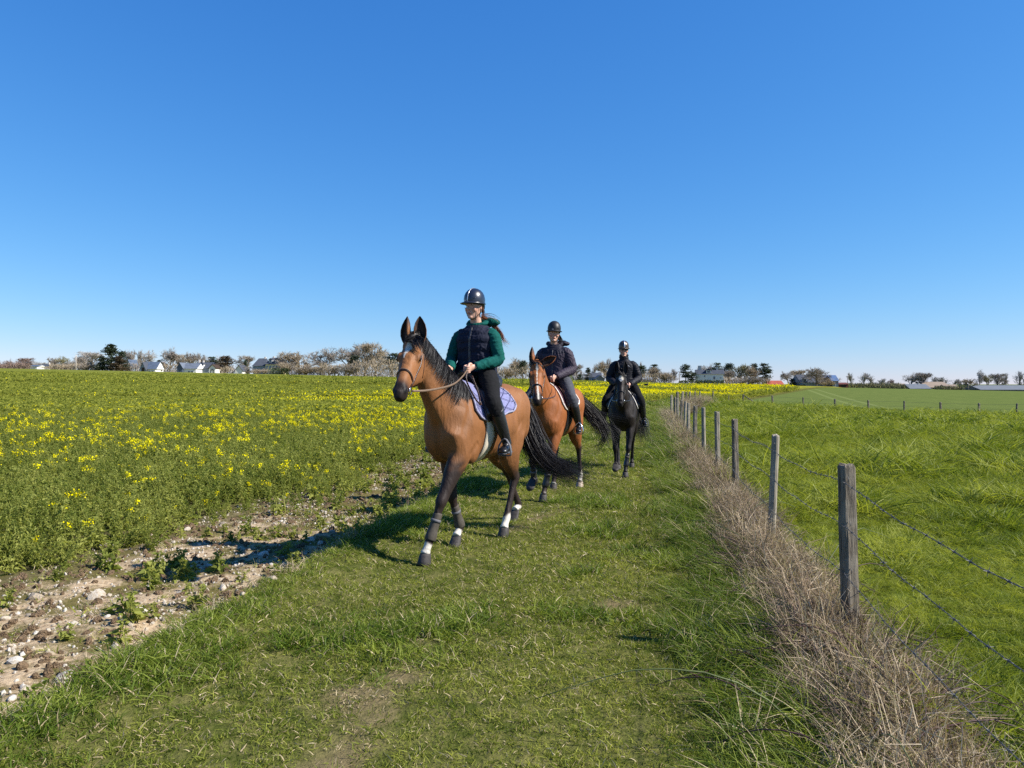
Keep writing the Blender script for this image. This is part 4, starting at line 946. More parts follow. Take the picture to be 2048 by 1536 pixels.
M['steel'] = simple('steel', (0.62, 0.62, 0.63), 0.22, 0.5, 1.0, var=0.05)
M['boot_grey'] = simple('tendon_boot_shell', (0.062, 0.053, 0.042), 0.7, 0.2, var=0.25, scale=40)
M['fleece'] = simple('cream_girth', (0.55, 0.49, 0.38), 0.85, 0.2, var=0.15, scale=70, bump=0.4)
M['strap_grey'] = simple('grey_strap', (0.10, 0.10, 0.11), 0.7, 0.3, var=0.2, scale=60)

def two_link(A, B, L1, L2, bend):
    """middle joint between A and B in the sagittal plane; bend +1 forward, -1 backward"""
    A = np.array(A, float); B = np.array(B, float); d = B - A; D = np.hypot(d[0], d[2])
    if D > (L1 + L2) * 0.992: k = D / ((L1 + L2) * 0.992); L1 *= k; L2 *= k
    t = (D * D + L1 * L1 - L2 * L2) / (2 * D); h = math.sqrt(max(L1 * L1 - t * t, 0))
    ux, uz = d[0] / D, d[2] / D
    px, pz = -uz, ux
    if px * bend < 0: px, pz = -px, -pz
    return np.array([A[0] + ux * t + px * h, A[1] + d[1] * (t / D), A[2] + uz * t + pz * h])

def polyline_param(V, P):
    """nearest distance and running parameter (index units) to a polyline"""
    best = np.full(len(V), 1e9); par = np.zeros(len(V))
    for i in range(len(P) - 1):
        a, b = P[i], P[i + 1]; d = b - a
        t = np.clip(((V - a) @ d) / (d @ d), 0, 1); q = np.linalg.norm(V - (a + t[:, None] * d), axis=1)
        m = q < best; best[m] = q[m]; par[m] = i + t[m]
    return best, par

TRUNK = [  # x, top, bottom, half width, narrowing of the top
    (.80, 1.20, 1.02, .09, 0), (.74, 1.31, .93, .175, 0), (.64, 1.42, .86, .225, .1), (.50, 1.55, .82, .25, .35),
    (.38, 1.595, .805, .262, .45), (.22, 1.555, .80, .285, .30), (.05, 1.515, .80, .305, .12), (-.12, 1.505, .82, .315, .05),
    (-.28, 1.525, .87, .31, .08), (-.42, 1.555, .945, .30, .12), (-.55, 1.56, 1.0, .285, .15), (-.67, 1.52, 1.03, .255, .12),
    (-.77, 1.45, 1.06, .20, .1), (-.83, 1.37, 1.12, .10, 0)]

def horse_surface(h):
    """first hit of a ray on the horse, in unscaled horse coordinates"""
    def hit(o, d):
        r = h['bvh'].ray_cast(Vector(o), Vector(d))
        return None if r[0] is None else np.array(r[0])
    return hit

def wrap_ring(hit, c, u, v, a0, a1, n, off, R=0.8):
    """points on the skin around centre c in the plane u,v from angle a0 to a1"""
    out = []
    last = None
    for a in np.linspace(a0, a1, n):
        d = math.cos(a) * u + math.sin(a) * v
        p = hit(c + d * R, -d)
        if p is None: p = last if last is not None else c + d * 0.1
        else: p = p + d * off
        out.append(p); last = p
    return np.array(out)

def strap_on(mb, P, w, axis, th=0.006, mi=0):
    """flat band following P; w half width along axis"""
    P = np.asarray(P, float); ax = np.asarray(axis, float)
    G = []
    for i, p in enumerate(P):
        a = ax if ax.ndim == 1 else ax[i]
        G.append([p - a * w, p, p + a * w])
    mb.sheet(np.array(G), th, mi)

def ribbons(paths, w0, name='hair'):
    """many tapered flat strands; paths list of (k,3)"""
    mb = MB()
    for P in paths:
        P = np.asarray(P, float); k = len(P); T = np.gradient(P, axis=0)
        sd = np.cross(T, unit(rng.normal(size=3))); sd /= np.linalg.norm(sd, axis=1)[:, None] + 1e-9
        w = w0 * rng.uniform(.5, 1.3) * np.linspace(1, .12, k)[:, None]
        G = np.stack([P - sd * w, P + sd * w], 1)
        mb.sheet(G)
    return mb

def build_horse(sp):
    s = sp.get('scale', 1.0)
    root = empty('horse', (*sp['at'], sp.get('z', 0.0)), sp['rz']); tag(root, sp['label'], 'horse', 'horses ridden along the grass track')
    xf = lambda V: np.asarray(V) * s
    B = MB()
    # trunk
    R = []
    th = np.linspace(0, 2 * np.pi, 28, endpoint=False)
    T = catmull(TRUNK, 3)
    for x, top, bot, hw, nar in T:
        zc, rz = (top + bot) / 2, (top - bot) / 2
        cz, cy = np.cos(th), np.sin(th)
        y = hw * np.sign(cy) * np.abs(cy) ** .9 * (1 - nar * np.clip(cz, 0, 1) ** 1.5)
        R.append(np.stack([np.full(28, x), y, zc + rz * cz], 1))
    B.rings(R)
    # neck and head
    poll = V3(*sp['poll']); a = unit(sp['head_dir']); lat = unit(np.cross((0, 0, 1), a))
    if np.dot(lat, (0, 1, 0)) < 0: lat = -lat
    nrm = unit(np.cross(a, lat))
    if nrm[2] < 0: nrm = -nrm
    jn = poll - nrm * .105 + a * .02
    b0 = V3(.40, 0, 1.22); b1 = V3(.60, 0, 1.345)
    dn = jn - b1
    NC = np.array([b0, b1, b1 + dn * .38 + V3(.0, -dn[1] * .16, -.012), b1 + dn * .72 + V3(.0, -dn[1] * .06, .012), jn, jn + a * .04])
    NR = np.array([(.18, .30), (.16, .27), (.118, .215), (.088, .165), (.08, .125), (.07, .10)])
    B.sweep(NC, NR, (0, 1, 0), 22, 5)
    H = [(-.035, .04, .04), (.02, .10, .074), (.09, .135, .094), (.17, .15, .098), (.25, .143, .088), (.33, .115, .069), (.41, .094, .056),
         (.48, .084, .053), (.54, .081, .056), (.59, .069, .052), (.625, .035, .03)]
    HP = [poll + a * q - nrm * d for q, d, w in H]; HR = [(w, d) for q, d, w in H]
    B.sweep(HP, HR, lat, 22, 3, pw=2.45)
    HM = np.array([a, lat, nrm])
    hp = lambda q, l, d: poll + a * q + lat * l - nrm * d
    for sg in (-1, 1):
        B.ball(hp(.17, sg * .080, .050), (.055, .026, .030), HM)
        B.ball(hp(.20, sg * .060, .20), (.10, .035, .105), HM)
        B.ball(hp(.30, sg * .062, .115), (.13, .015, .016), HM)
        B.ball(hp(.57, sg * .040, .05), (.034, .020, .030), HM)
        # shoulder, chest and buttock muscles
        B.ball((.58, sg * .13, 1.18), (.17, .10, .27), None)
        B.ball((.65, sg * .10, 1.08), (.13, .10, .20), None)
        B.ball((.46, sg * .16, 1.0), (.15, .085, .19), None)
        B.ball((-.55, sg * .165, 1.28), (.22, .14, .24), None)
        B.ball((-.70, sg * .125, 1.14), (.13, .12, .22), None)
    B.ball(hp(.575, 0, .135), (.036, .034, .026), HM)
    # legs
    legs = {}
    for nm, q in sp['legs'].items():
        fore = nm[1] == 'F'; sg = 1 if nm[0] == 'L' else -1
        hx, hy, hz = q['hoof']; pit = q.get('pitch', 0.0)        # pitch: radians, + toe down
        base = .50 if fore else -.62
        dx = hx - base
        cor = V3(hx, hy, hz + .085)                              # coronet
        ang = math.radians(52) - pit if not q.get('fold') else -math.radians(q['fold'])
        fet = cor + V3(-math.cos(ang) * .10, (sg * .14 - hy) * .08, math.sin(ang) * .125)
        if fore:
            E = V3(.43 + .36 * dx, sg * .145, .93)
            K = two_link(E, fet, .44, .31, 1); S = V3(.58 + .1 * dx, sg * .14, 1.14)
            K[1] = E[1] * .55 + fet[1] * .45
            P = [S, E, E * .6 + K * .4, E * .2 + K * .8, K, K * .82 + fet * .18, K * .5 + fet * .5, K * .18 + fet * .82, fet, (fet + cor) / 2, cor]
            Rr = [(.10, .19), (.092, .13), (.072, .098), (.052, .062), (.051, .058), (.036, .044), (.029, .038), (.031, .042), (.037, .047), (.033, .038), (.045, .050)]
        else:
            St = V3(-.38 + .32 * dx, sg * .165, .97)
            K = two_link(St, fet, .47, .43, -1)
            Hp = V3(-.48 + .05 * dx, sg * .13, 1.24)
            mid = V3(-.50 + .22 * dx, sg * .165, 1.05)
            P = [Hp, mid, St * .72 + K * .28 + V3(-.03, 0, 0), St * .38 + K * .62, St * .12 + K * .88, K, K * .82 + fet * .18, K * .5 + fet * .5, K * .18 + fet * .82, fet, (fet + cor) / 2, cor]
            Rr = [(.13, .26), (.125, .225), (.105, .172), (.078, .120), (.047, .072), (.049, .071), (.037, .047), (.031, .039), (.033, .043), (.039, .049), (.034, .040), (.046, .051)]
        B.sweep(P, Rr, (0, 1, 0), 16, 4)
        legs[nm] = dict(P=np.array(P), K=K, fet=fet, cor=cor, q=q, fore=fore)
        ik = 4 if fore else 5
        legs[nm]['ik'] = ik
    out, V = remeshed(B, 0.0105, 12, 3, 'body', lambda V: .85 * smst(.84, .98, V[:, 2]) * smst(.98, .80, V[:, 0]))
    # surface anatomy: grooves and hollows worked into the skin
    def groove(p, q, width, depth, x=0, z=2):
        p = np.array(p); q = np.array(q); d = q - p; UV = V[:, [x, z]]; t = np.clip(((UV - p) @ d) / (d @ d), 0, 1)
        r = np.linalg.norm(UV - (p + t[:, None] * d), axis=1); return depth * np.exp(-(r / width) ** 2) * smst(0, .15, t) * smst(1, .85, t)
    side = np.sign(V[:, 1]) * smst(.07, .14, np.abs(V[:, 1])) * (V[:, 0] < .95)
    dep = groove((.36, 1.50), (.30, .96), .030, .011) + groove((.52, 1.42), (.72, 1.06), .035, .012) + groove((.44, 1.02), (.58, .90), .03, .010) + groove((-.40, 1.10), (-.22, 1.28), .07, .016) \
        + groove((-.72, 1.36), (-.52, .92), .035, .012) + groove((-.36, 1.40), (-.48, 1.02), .04, .010) + groove((.20, .98), (-.30, 1.06), .05, .006) + groove((.62, 1.30), (1.0, 1.66), .03, .010)
    dep = dep + .003 * np.sin(V[:, 0] * 75) * smst(.22, .12, np.abs(V[:, 0] - .02)) * smst(.25, .1, np.abs(V[:, 2] - 1.12))
    dep = dep - .010 * np.exp(-(((V[:, 0] - .56) / .07) ** 2 + ((V[:, 2] - 1.22) / .10) ** 2)) - .010 * np.exp(-(((V[:, 0] + .60) / .09) ** 2 + ((V[:, 2] - 1.14) / .12) ** 2))
    V[:, 1] -= side * dep
    V[:, 0] -= .028 * np.exp(-(V[:, 1] / .028) ** 2) * smst(.62, .70, V[:, 0]) * smst(.84, .96, V[:, 2]) * smst(1.26, 1.12, V[:, 2])      # furrow between the breast muscles
    nq = len(out.polygons); F = np.empty(len(out.loops), dtype=np.int32); out.loops.foreach_get('vertex_index', F)
    ls = np.empty(nq, dtype=np.int32); out.polygons.foreach_get('loop_total', ls)
    faces = np.split(F, np.cumsum(ls)[:-1])
    bpy.data.meshes.remove(out)
    # ears: cupped leaves joined to the same mesh
    EB = MB()
    for sg in (-1, 1):
        eb = hp(.015, sg * .056, .035); e = sp.get('ears', {}).get('L' if sg > 0 else 'R', (0.25, .15, 1.0, 1.0, .3))
        ed = unit(a * -e[0] * .6 + lat * sg * e[1] + V3(0, 0, 1) * e[2]); op = unit(a * e[3] + lat * sg * e[4]); op = unit(op - np.dot(op, ed) * ed)
        sd = np.cross(ed, op); Rg = []
        prof = [(0, .034), (.12, .047), (.3, .058), (.5, .057), (.7, .046), (.87, .026), (1.0, .004)]
        for t, w in prof:
            c = eb + ed * t * .235 + lat * -sg * (.022 * t * t) + op * .010 * math.sin(t * 3)
            an = np.linspace(-1.95, 1.95, 11)
            arc = np.array([c - op * np.cos(x) * w * .8 + sd * np.sin(x) * w for x in an])
            inn = np.array([c - op * np.cos(x) * (w * .8 - min(.007, w * .3)) + sd * np.sin(x) * (w - min(.007, w * .3)) for x in an[::-1]])
            Rg.append(np.vstack([arc, inn]))
        EB.rings(Rg)
    EV = EB.verts(); n0 = len(V)
    allV = np.vstack([V, EV]); faces = [f.tolist() for f in faces] + [[i + n0 for i in f] for f in EB.f]
    me = mesh_np('body', xf(allV), faces)
    me.polygons.foreach_set('use_smooth', [True] * len(me.polygons))
    # coat colours
    cc = sp['coat']; main = np.array(cc['main']); dark = np.array(cc['dark']); white = np.array((.46, .43, .37))
    C = np.tile(main, (len(allV), 1))
    def blend(mask, col): C[:] = C * (1 - mask[:, None]) + np.asarray(col) * mask[:, None]
    wob = .5 + .5 * np.sin(allV[:, 0] * 31 + 3 * np.sin(allV[:, 2] * 23)) * np.sin(allV[:, 1] * 37 + allV[:, 2] * 19)
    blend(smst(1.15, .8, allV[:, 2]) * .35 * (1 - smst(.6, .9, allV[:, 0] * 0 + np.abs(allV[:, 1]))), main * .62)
    blend((np.abs(allV[:, 1]) < .035).astype(float) * (allV[:, 2] > 1.45) * (allV[:, 0] < .3) * .4, dark)
    for nm, L in legs.items():
        d, p = polyline_param(allV, L['P']); near = (d < .16) & (p > 0.6)
        k0, k1 = ((cc.get('fore_dark', (1.2, 3.2))) if L['fore'] else cc.get('hind_dark', (2.6, 4.6)))
        blend(near * smst(k0, k1, p + .5 * (wob - .5)), dark)
        w = L['q'].get('white')
        if w is not None: blend(near * smst(w, w + .5, p + 1.1 * (wob - .5)), white)
    hl = allV - poll; hs = hl @ a; hlat = hl @ lat; hd = -(hl @ nrm)
    onhead = (hs > -.03) & (np.abs(hlat) < .16) & (hd > -.05) & (hd < .33) & (allV[:, 0] > .8)
    blend(onhead * smst(.43, .54, hs + .35 * hd * 0 + .02 * (wob - .5)), dark * .7)
    blend(onhead * smst(.06, .0, np.hypot((hs - .175), (hd - .06))) * .5, dark)
    for t, sgm in cc.get('marks', []):
        ctr = np.interp(hs, [m[0] for m in sgm], [m[1] for m in sgm]); hwid = np.interp(hs, [m[0] for m in sgm], [m[2] for m in sgm], 0, 0)
        blend(onhead * (hd < .05) * smst(1.15, .8, np.abs(hlat - ctr) / np.maximum(hwid + .006 * (wob - .5), 1e-4)) * (hwid > .001), white)
    ear = np.arange(len(allV)) >= n0
    et = (allV @ np.array([0, 0, 1]) - poll[2])
    blend(ear * smst(.06, .16, et) * .9, dark)
    inner = np.zeros(len(allV), bool)
    for k in range(2):
        for r in range(7):
            b = n0 + k * (7 * 22 + 2) + r * 22; inner[b + 11:b + 22] = True
    blend(inner * .85, dark * 1.2)  # shade inside the ear cup, painted into the coat colour
    # nostrils: the dark of the holes is painted onto the closed skin
    for sg in (-1, 1):
        nd = np.linalg.norm((allV - hp(.578, sg * .052, .045)) / np.array([1, 1, 1]), axis=1)
        blend(onhead * smst(.028, .016, nd), (.004, .003, .003))
    mouth = onhead * smst(.009, .003, np.abs(hd - .115 + .25 * (hs - .57))) * (hs > .50) * (np.abs(hlat) > .012)
    blend(mouth * .9, (.004, .003, .003))
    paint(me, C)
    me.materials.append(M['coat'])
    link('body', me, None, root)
    h = dict(root=root, s=s, poll=poll, a=a, lat=lat, nrm=nrm, hp=hp, legs=legs, NC=NC, NR=NR, sp=sp, xf=xf)
    h['bvh'] = BVHTree.FromPolygons([Vector(v) for v in allV], faces)
    # eyes
    for sg in (-1, 1):
        e = h['bvh'].ray_cast(Vector(hp(.182, sg * .4, .066)), Vector(-lat * sg))[0]; e = hp(.182, sg * .095, .066) if e is None else np.array(e)
        MB().ball(e - lat * sg * .009, (.024, .014, .017), HM).build('eye', M['eye'], root, xf=xf)
        lid = MB(); lid.sweep([e + a * t + nrm * z + lat * sg * .001 for t, z in ((-.030, .004), (-.016, .018), (.0, .022), (.018, .016), (.03, .0))], [.004, .007, .008, .007, .004], lat, 8, 3)
        lid.build('eyelid', M['coat_dark'], root, xf=xf)
    # hooves
    for nm, L in legs.items():
        q = L['q']; hx, hy, hz = q['hoof']; pit = q.get('pitch', 0.0); hb = MB(); Rg = []
        fold = q.get('fold')
        for t, rx, ry, fx in ((0, .047, .046, -.012), (.15, .053, .050, -.006), (.6, .062, .056, .008), (.95, .071, .061, .018), (1.0, .069, .060, .018)):
            th = np.linspace(0, 2 * np.pi, 20, endpoint=False)
            ring = np.stack([np.cos(th) * rx * np.where(np.cos(th) < 0, .8, 1) + fx, np.sin(th) * ry, np.full(20, .095 - t * .095)], 1)
            Rg.append(ring)
        ca, sa = math.cos(pit + (math.radians(fold + 40) if fold else 0)), math.sin(pit + (math.radians(fold + 40) if fold else 0))
        Rg = [np.stack([r[:, 0] * ca + (r[:, 2] - .085) * -sa * -1 * -1, r[:, 1], (r[:, 2] - .085) * ca - r[:, 0] * sa + .085], 1) + V3(hx, hy, hz) for r in Rg]
        hb.rings(Rg).build('hoof', M['hoof_pale'] if q.get('pale') else M['hoof'], root, xf=xf)
    # mane: strands that follow the neck's own surface
    NS = catmull(np.hstack([NC, NR]), 8); Tn = np.gradient(NS[:, :3], axis=0); Tn /= np.linalg.norm(Tn, axis=1)[:, None]
    paths = []; msd = sp.get('mane_side', 1)
    k0, k1 = 7, len(NS) - 5
    for i in range(sp.get('mane_n', 1500)):
        kf = rng.uniform(k0, k1); k = int(kf); c = NS[k, :3] * (1 - kf + k) + NS[min(k + 1, len(NS) - 1), :3] * (kf - k); t = Tn[k]
        S = unit(V3(0, 1, 0) - t[1] * t); U = np.cross(t, S); U = U if U[2] > 0 else -U
        rx, ry = NS[k, 3], NS[k, 4]; full = rng.uniform(.9, 1.75) * sp.get('mane_len', 1.0); a0 = rng.normal(0, .10)
        j = rng.normal(0, .012); lift = rng.uniform(.006, .026); drift = rng.normal(-.05, .05) - .03
        P = []
        for q in np.linspace(0, 1, 7):
            an = (a0 + full * q) * msd
            P.append(c + U * (ry + lift) * math.cos(an) + S * (rx + lift) * math.sin(an) + t * (j + drift * q) + V3(0, 0, .012 * math.sin(q * 3)))
        paths.append(P)
    for i in range(sp.get('fly', 60)):                                  # short strands standing off the crest
        k = int(rng.uniform(k0 + 6, k1)); c = NS[k, :3]; t = Tn[k]; S = unit(V3(0, 1, 0) - t[1] * t); U = np.cross(t, S); U = U if U[2] > 0 else -U
        L = rng.uniform(.03, .08); d = unit(U + S * rng.normal(0, .5) - t * .6)
        P0 = c + U * NS[k, 4]
        paths.append([P0 + d * L * q + S * msd * .03 * q * q for q in np.linspace(0, 1, 5)])
    ribbons(paths, .0031).build('mane', M['hair'], root, xf=xf)
    if sp.get('forelock', 1):
        paths = []
        for i in range(int(260 * sp.get('forelock', 1))):
            l0 = rng.normal(.012, .022); L = rng.uniform(.07, .19); dl = rng.normal(.075, .025)
            paths.append([hp(-.015 + L * q, l0 + dl * q, -.02 + .012 * q - .02 * math.sin(q * 3)) for q in np.linspace(0, 1, 6)])
        ribbons(paths, .0030).build('forelock', M['hair'], root, xf=xf)
    # tail: strands along a wind-blown guide, spreading towards the end
    G = catmull(sp['tail'], 8); paths = []
    for i in range(sp.get('tail_n', 700)):
        o = rng.normal(0, 1, 3); o2 = rng.normal(0, 1, 3); L = int(len(G) * np.clip(rng.normal(.86, .14), .45, 1.0)); idx = np.linspace(0, L - 1, 14).astype(int)
        t = np.linspace(0, L / len(G), 14)[:, None]
        wd = sp.get('tail_w', .055)
        paths.append(G[idx] + o * (.016 + wd * np.sin(np.minimum(t, 1) * 2.4)) * V3(1, 1, .8) + o2 * t ** 2.2 * wd * 1.5 * V3(1, .9, .8) + V3(0, 0, 1) * (np.sin(t * 9 + o[0]) * .01 * t))
    for br in sp.get('tail_branch', []):
        Gb = catmull(br, 6)
        for i in range(70):
            o = rng.normal(0, 1, 3); t = np.linspace(0, 1, len(Gb))[:, None]
            paths.append((Gb + o * (.01 + .03 * t))[: int(len(Gb) * rng.uniform(.7, 1))])
    ribbons(paths, .0032).build('tail', M['hair'], root, xf=xf)
    h['hit'] = horse_surface(h)
    return h

def boot_on(h, nm, mat, strapmat):
    """protective boot round a cannon bone"""
    L = h['legs'][nm]; K, F = L['K'], L['fet']; mb = MB(); P = []; r = []
    for t, k in ((.28, .039), (.45, .041), (.68, .042), (.86, .050), (.98, .049)):
        P.append(K * (1 - t) + F * t + V3(-.006, 0, 0)); r.append((k, k * 1.12))
    bo = mb.sweep(P, r, (0, 1, 0), 16, 3).build('tendon_boot', mat, h['root'], xf=h['xf'])
    for t in (.48, .8):
        c = K * (1 - t) + F * t + V3(-.006, 0, 0); d = unit(F - K) * .013
        MB().sweep([c - d, c + d], [(.0455, .0505)] * 2, (0, 1, 0), 16).build('strap', strapmat, bo, xf=h['xf'])

def bridle_on(h, mat, bandmat, rein_to, reinmat, slack=.06, loop=False):
    a, lat, nrm, hp, hit, root, xf = h['a'], h['lat'], h['nrm'], h['hp'], h['hit'], h['root'], h['xf']
    br = MB()
    # headpiece behind the ears and cheekpieces: rings on the head
    def ring(sq, tilt=0.0, a0=0.0, a1=2 * math.pi, n=28, off=.004, dep=.11):
        c = hp(sq, 0, dep); ax = unit(a + nrm * tilt); u = unit(nrm - np.dot(nrm, ax) * ax)
        return wrap_ring(hit, c, u, lat, a0, a1, n, off, .3), ax
    P, ax = ring(.40, .22); strap_on(br, P, .011, ax)
    bo = br.build('bridle', mat, root, xf=xf)
    tag(bo, None)
    P, ax = ring(.40, .22, -1.3, 1.3, 17, .010); nb = MB(); strap_on(nb, P, .009, ax, .005); nb.build('noseband', mat, bo, xf=xf)
    P, ax = ring(.40, .22, -1.1, 1.1, 17, .016); nb = MB(); strap_on(nb, P, .0035, ax, .003); nb.build('noseband_trim', bandmat, bo, xf=xf)
    P, ax = ring(.055, .25, -1.55, 1.55, 17, .006); nb = MB(); strap_on(nb, P, .008, ax, .006); nb.build('browband', bandmat, bo, xf=xf)
    bits = {}
    for sg in (-1, 1):
        cp = MB(); side = lambda sq, dp: (lambda p: p if p is not None else hp(sq, sg * .09, dp))(hit(hp(sq, sg * .35, dp), -lat * sg)) + lat * sg * .005
        P = np.array([side(q, d) for q, d in ((.01, .05), (.06, .075), (.14, .10), (.22, .115), (.31, .12), (.40, .12), (.49, .115))])
        strap_on(cp, P, .0075, nrm, .005 * sg); cp.build('cheekpiece', mat, bo, xf=xf)
        cp = MB(); P = np.array([side(q, d) for q, d in ((.03, .09), (.10, .15), (.17, .20), (.24, .235))])
        strap_on(cp, P, .006, unit(nrm + a), .005 * sg); cp.build('throat_lash', mat, bo, xf=xf)
        bc = side(.51, .115) + lat * sg * .008; bits[sg] = bc
        th = np.linspace(0, 2 * np.pi, 17)
        MB().sweep([bc + a * math.cos(t) * .030 + nrm * math.sin(t) * .030 for t in th], .0045, lat, 6, cap=False).build('bit_ring', M['steel'], bo, xf=xf)
    for sg in (-1, 1):
        e = np.array(rein_to[sg]); b = bits[sg] + lat * sg * .01; rb = MB()
        m = (b + e) / 2 + V3(0, sg * .10, -slack)
        P = catmull([b, b * .65 + m * .35 + V3(0, sg * .02, -.012), m, m * .4 + e * .6 + V3(0, sg * .01, -.012), e], 6)
        # keep the rein off the neck
        Q = []
        for p in P:
            q = hit(p + V3(0, sg * .6, 0), V3(0, -sg, 0))
            if q is not None and sg * (q[1] - p[1]) > -.008: p = V3(p[0], q[1] + sg * .012, p[2])
            Q.append(p)
        Q = np.array(Q); Q[1:-1] = (Q[:-2] + Q[1:-1] * 2 + Q[2:]) / 4
        rb.sweep(Q, [(.0035, .0095)] * len(Q), lat, 8).build('rein', reinmat, bo, xf=xf)
    if loop:
        e = np.array(rein_to[1]); P = catmull([e, e + V3(.06, .02, -.10), e + V3(.03, .09, -.26), e + V3(-.02, .115, -.33), e + V3(-.035, .10, -.24), e + V3(-.03, .03, -.06)], 6); Q = []
        for p in P:
            q = hit(p + V3(0, .6, 0), V3(0, -1, 0))
            if q is not None and (q[1] - p[1]) > -.03 and p[2] < 1.62: p = V3(p[0], q[1] + .035, p[2])
            Q.append(p)
        MB().sweep(np.array(Q), [(.0035, .0085)] * len(Q), (1, 0, 0), 8).build('rein_loop', mat, bo, xf=xf)
    return bits

def saddle_on(h, label, sp):
    """saddle with pad, flaps, girth and stirrups: a thing that lies on the horse"""
    hit, s = h['hit'], h['s']; hs = h['sp']
    seat = V3(.08, 0, 1.60)
    ca, sa = math.cos(hs['rz']), math.sin(hs['rz'])
    loc = (hs['at'][0] + ca * seat[0] * s, hs['at'][1] + sa * seat[0] * s, hs.get('z', 0) + seat[2] * s)
    root = empty('saddle', loc, hs['rz']); tag(root, label, 'saddle', 'saddles')
    xf = lambda V: (np.asarray(V) - seat) * s
    ax_z = 1.18
    def surf(x, ang, off):
        d = V3(0, math.sin(ang), math.cos(ang)); c = V3(x, 0, ax_z); p = hit(c, d)             # from the body's axis outwards
        if p is None or np.linalg.norm(p - c) > .44: p = c + d * .385
        return p + d * off
    # pad
    xs = np.linspace(-.27, .42, 15); G = []
    for x in xs:
        fr = (x + .27) / .69; lim = np.interp(fr, [0, .1, .3, .55, .8, .95, 1], [1.08, 1.24, 1.27, 1.42, 1.46, 1.3, 1.05])
        G.append([surf(x + .12 * (abs(q) ** 2) * 0 , q * lim, .012) for q in np.linspace(-1, 1, 41)])
    G = np.array(G); G[:, :, 0] += (.10 * np.clip(np.abs(np.linspace(-1, 1, 41)) - .3, 0, 1))[None, :] * np.linspace(0, 1, 15)[:, None]
    pad = MB().sheet(G, -.012).build('saddle_pad', sp['pad'], root, xf=xf)
    ed = [G[i, 0] for i in range(15)]; rim = MB()
    for edge in ([G[i, 0] for i in range(15)], [G[i, 40] for i in range(15)], [G[0, j] for j in range(41)], [G[14, j] for j in range(41)]):
        rim.sweep(np.array(edge), .011, (0.3, .5, .8), 7)
    rim.build('pad_edging', sp['edge'], pad, xf=xf)
    # quilting seams standing proud on the pad
    if sp.get('quilt'):
        qm = MB()
        for sg in (0, 1):
            cols = (lambda j: j) if sg else (lambda j: 40 - j)
            for d in range(-12, 15, 5):
                for di in (1, -1):
                    P = [G[i, cols(j)] + V3(0, (1 if sg else -1) * .0, 0) for i in range(15) for j in [d + (i if di > 0 else 14 - i)] if 0 <= j <= 12]
                    P = [p + unit(V3(0, p[1], .3)) * .012 for p in P]
                    if len(P) > 2: qm.sweep(np.array(P), .0026, (1, 0, 0), 5)
        qm.build('quilting', sp['quilt'], pad, xf=xf)
    # flaps
    for sg in (-1, 1):
        Gf = []
        for fr in np.linspace(0, 1, 9):
            row = []
            for q in np.linspace(.32, 1.50, 12):
                w = np.interp(q, [.32, .7, 1.2, 1.42, 1.50], [.20, .17, .17, .14, .09]); cx = np.interp(q, [.32, .9, 1.5], [.10, .19, .24])
                row.append(surf(cx + (fr - .5) * 2 * w, sg * q, .030))
            Gf.append(row)
        MB().sheet(np.array(Gf), .008 * sg).build('flap', sp['leather'], root, xf=xf)
        # knee roll
        P = [surf(np.interp(q, [.5, 1.35], [.29, .36]), sg * q, .046) for q in np.linspace(.5, 1.35, 9)]
        MB().sweep(np.array(P), [(r, r * 1.2) for r in np.interp(np.linspace(0, 1, 9), [0, .2, .8, 1], [.012, .026, .026, .012])], (1, 0, 0), 10).build('knee_roll', sp['leather'], root, xf=xf)
    # seat
    Rg = []
    for x, z, w, hh in ((-.27, 1.645, .12, .028), (-.25, 1.668, .15, .04), (-.18, 1.648, .175, .045), (-.06, 1.598, .15, .045), (.08, 1.585, .12, .045), (.20, 1.615, .10, .045), (.27, 1.66, .085, .04), (.30, 1.672, .06, .028)):
        th = np.linspace(0, 2 * np.pi, 18, endpoint=False)
        Rg.append(np.stack([np.full(18, x), np.sin(th) * w, z - .012 + np.cos(th) * hh - .10 * (np.sin(th) * w / .17) ** 2 * (np.abs(np.sin(th)) > .0)], 1))
    MB().rings(Rg).build('seat', sp['leather'], root, xf=xf)
    # girth round the belly
    Gg = []
    for x in (.21, .25, .29, .33):
        Gg.append([surf(x + .06 * 0, q, .014) for q in np.linspace(1.25, 2 * np.pi - 1.25, 31)])
    MB().sheet(np.array(Gg), -.012).build('girth', sp['girth'], root, xf=xf)
    # stirrups
    for sg in (-1, 1):
        f = np.array(sp['foot'][sg]); top = surf(.14, sg * .75, .05)
        st = MB(); q = f + V3(-.02, 0, .115)
        stl = MB(); strap_on(stl, [top, top * .5 + q * .5 + V3(.02, sg * .05, 0), q], .012, V3(1, 0, 0), .006); lea = stl.build('stirrup_leather', sp['leather'], root, xf=xf)
        pts = [f + V3(-.02, y, z) for y, z in ((-.062, -.035), (-.068, .0), (-.055, .06), (-.02, .11), (0, .118), (.02, .11), (.055, .06), (.068, 0), (.062, -.035), (.03, -.04), (-.03, -.04), (-.062, -.035))]
        st.sweep(np.array(pts), [(.016, .007)] * len(pts), (1, 0, 0), 8).build('stirrup', sp['iron'], root, xf=xf)
    return root

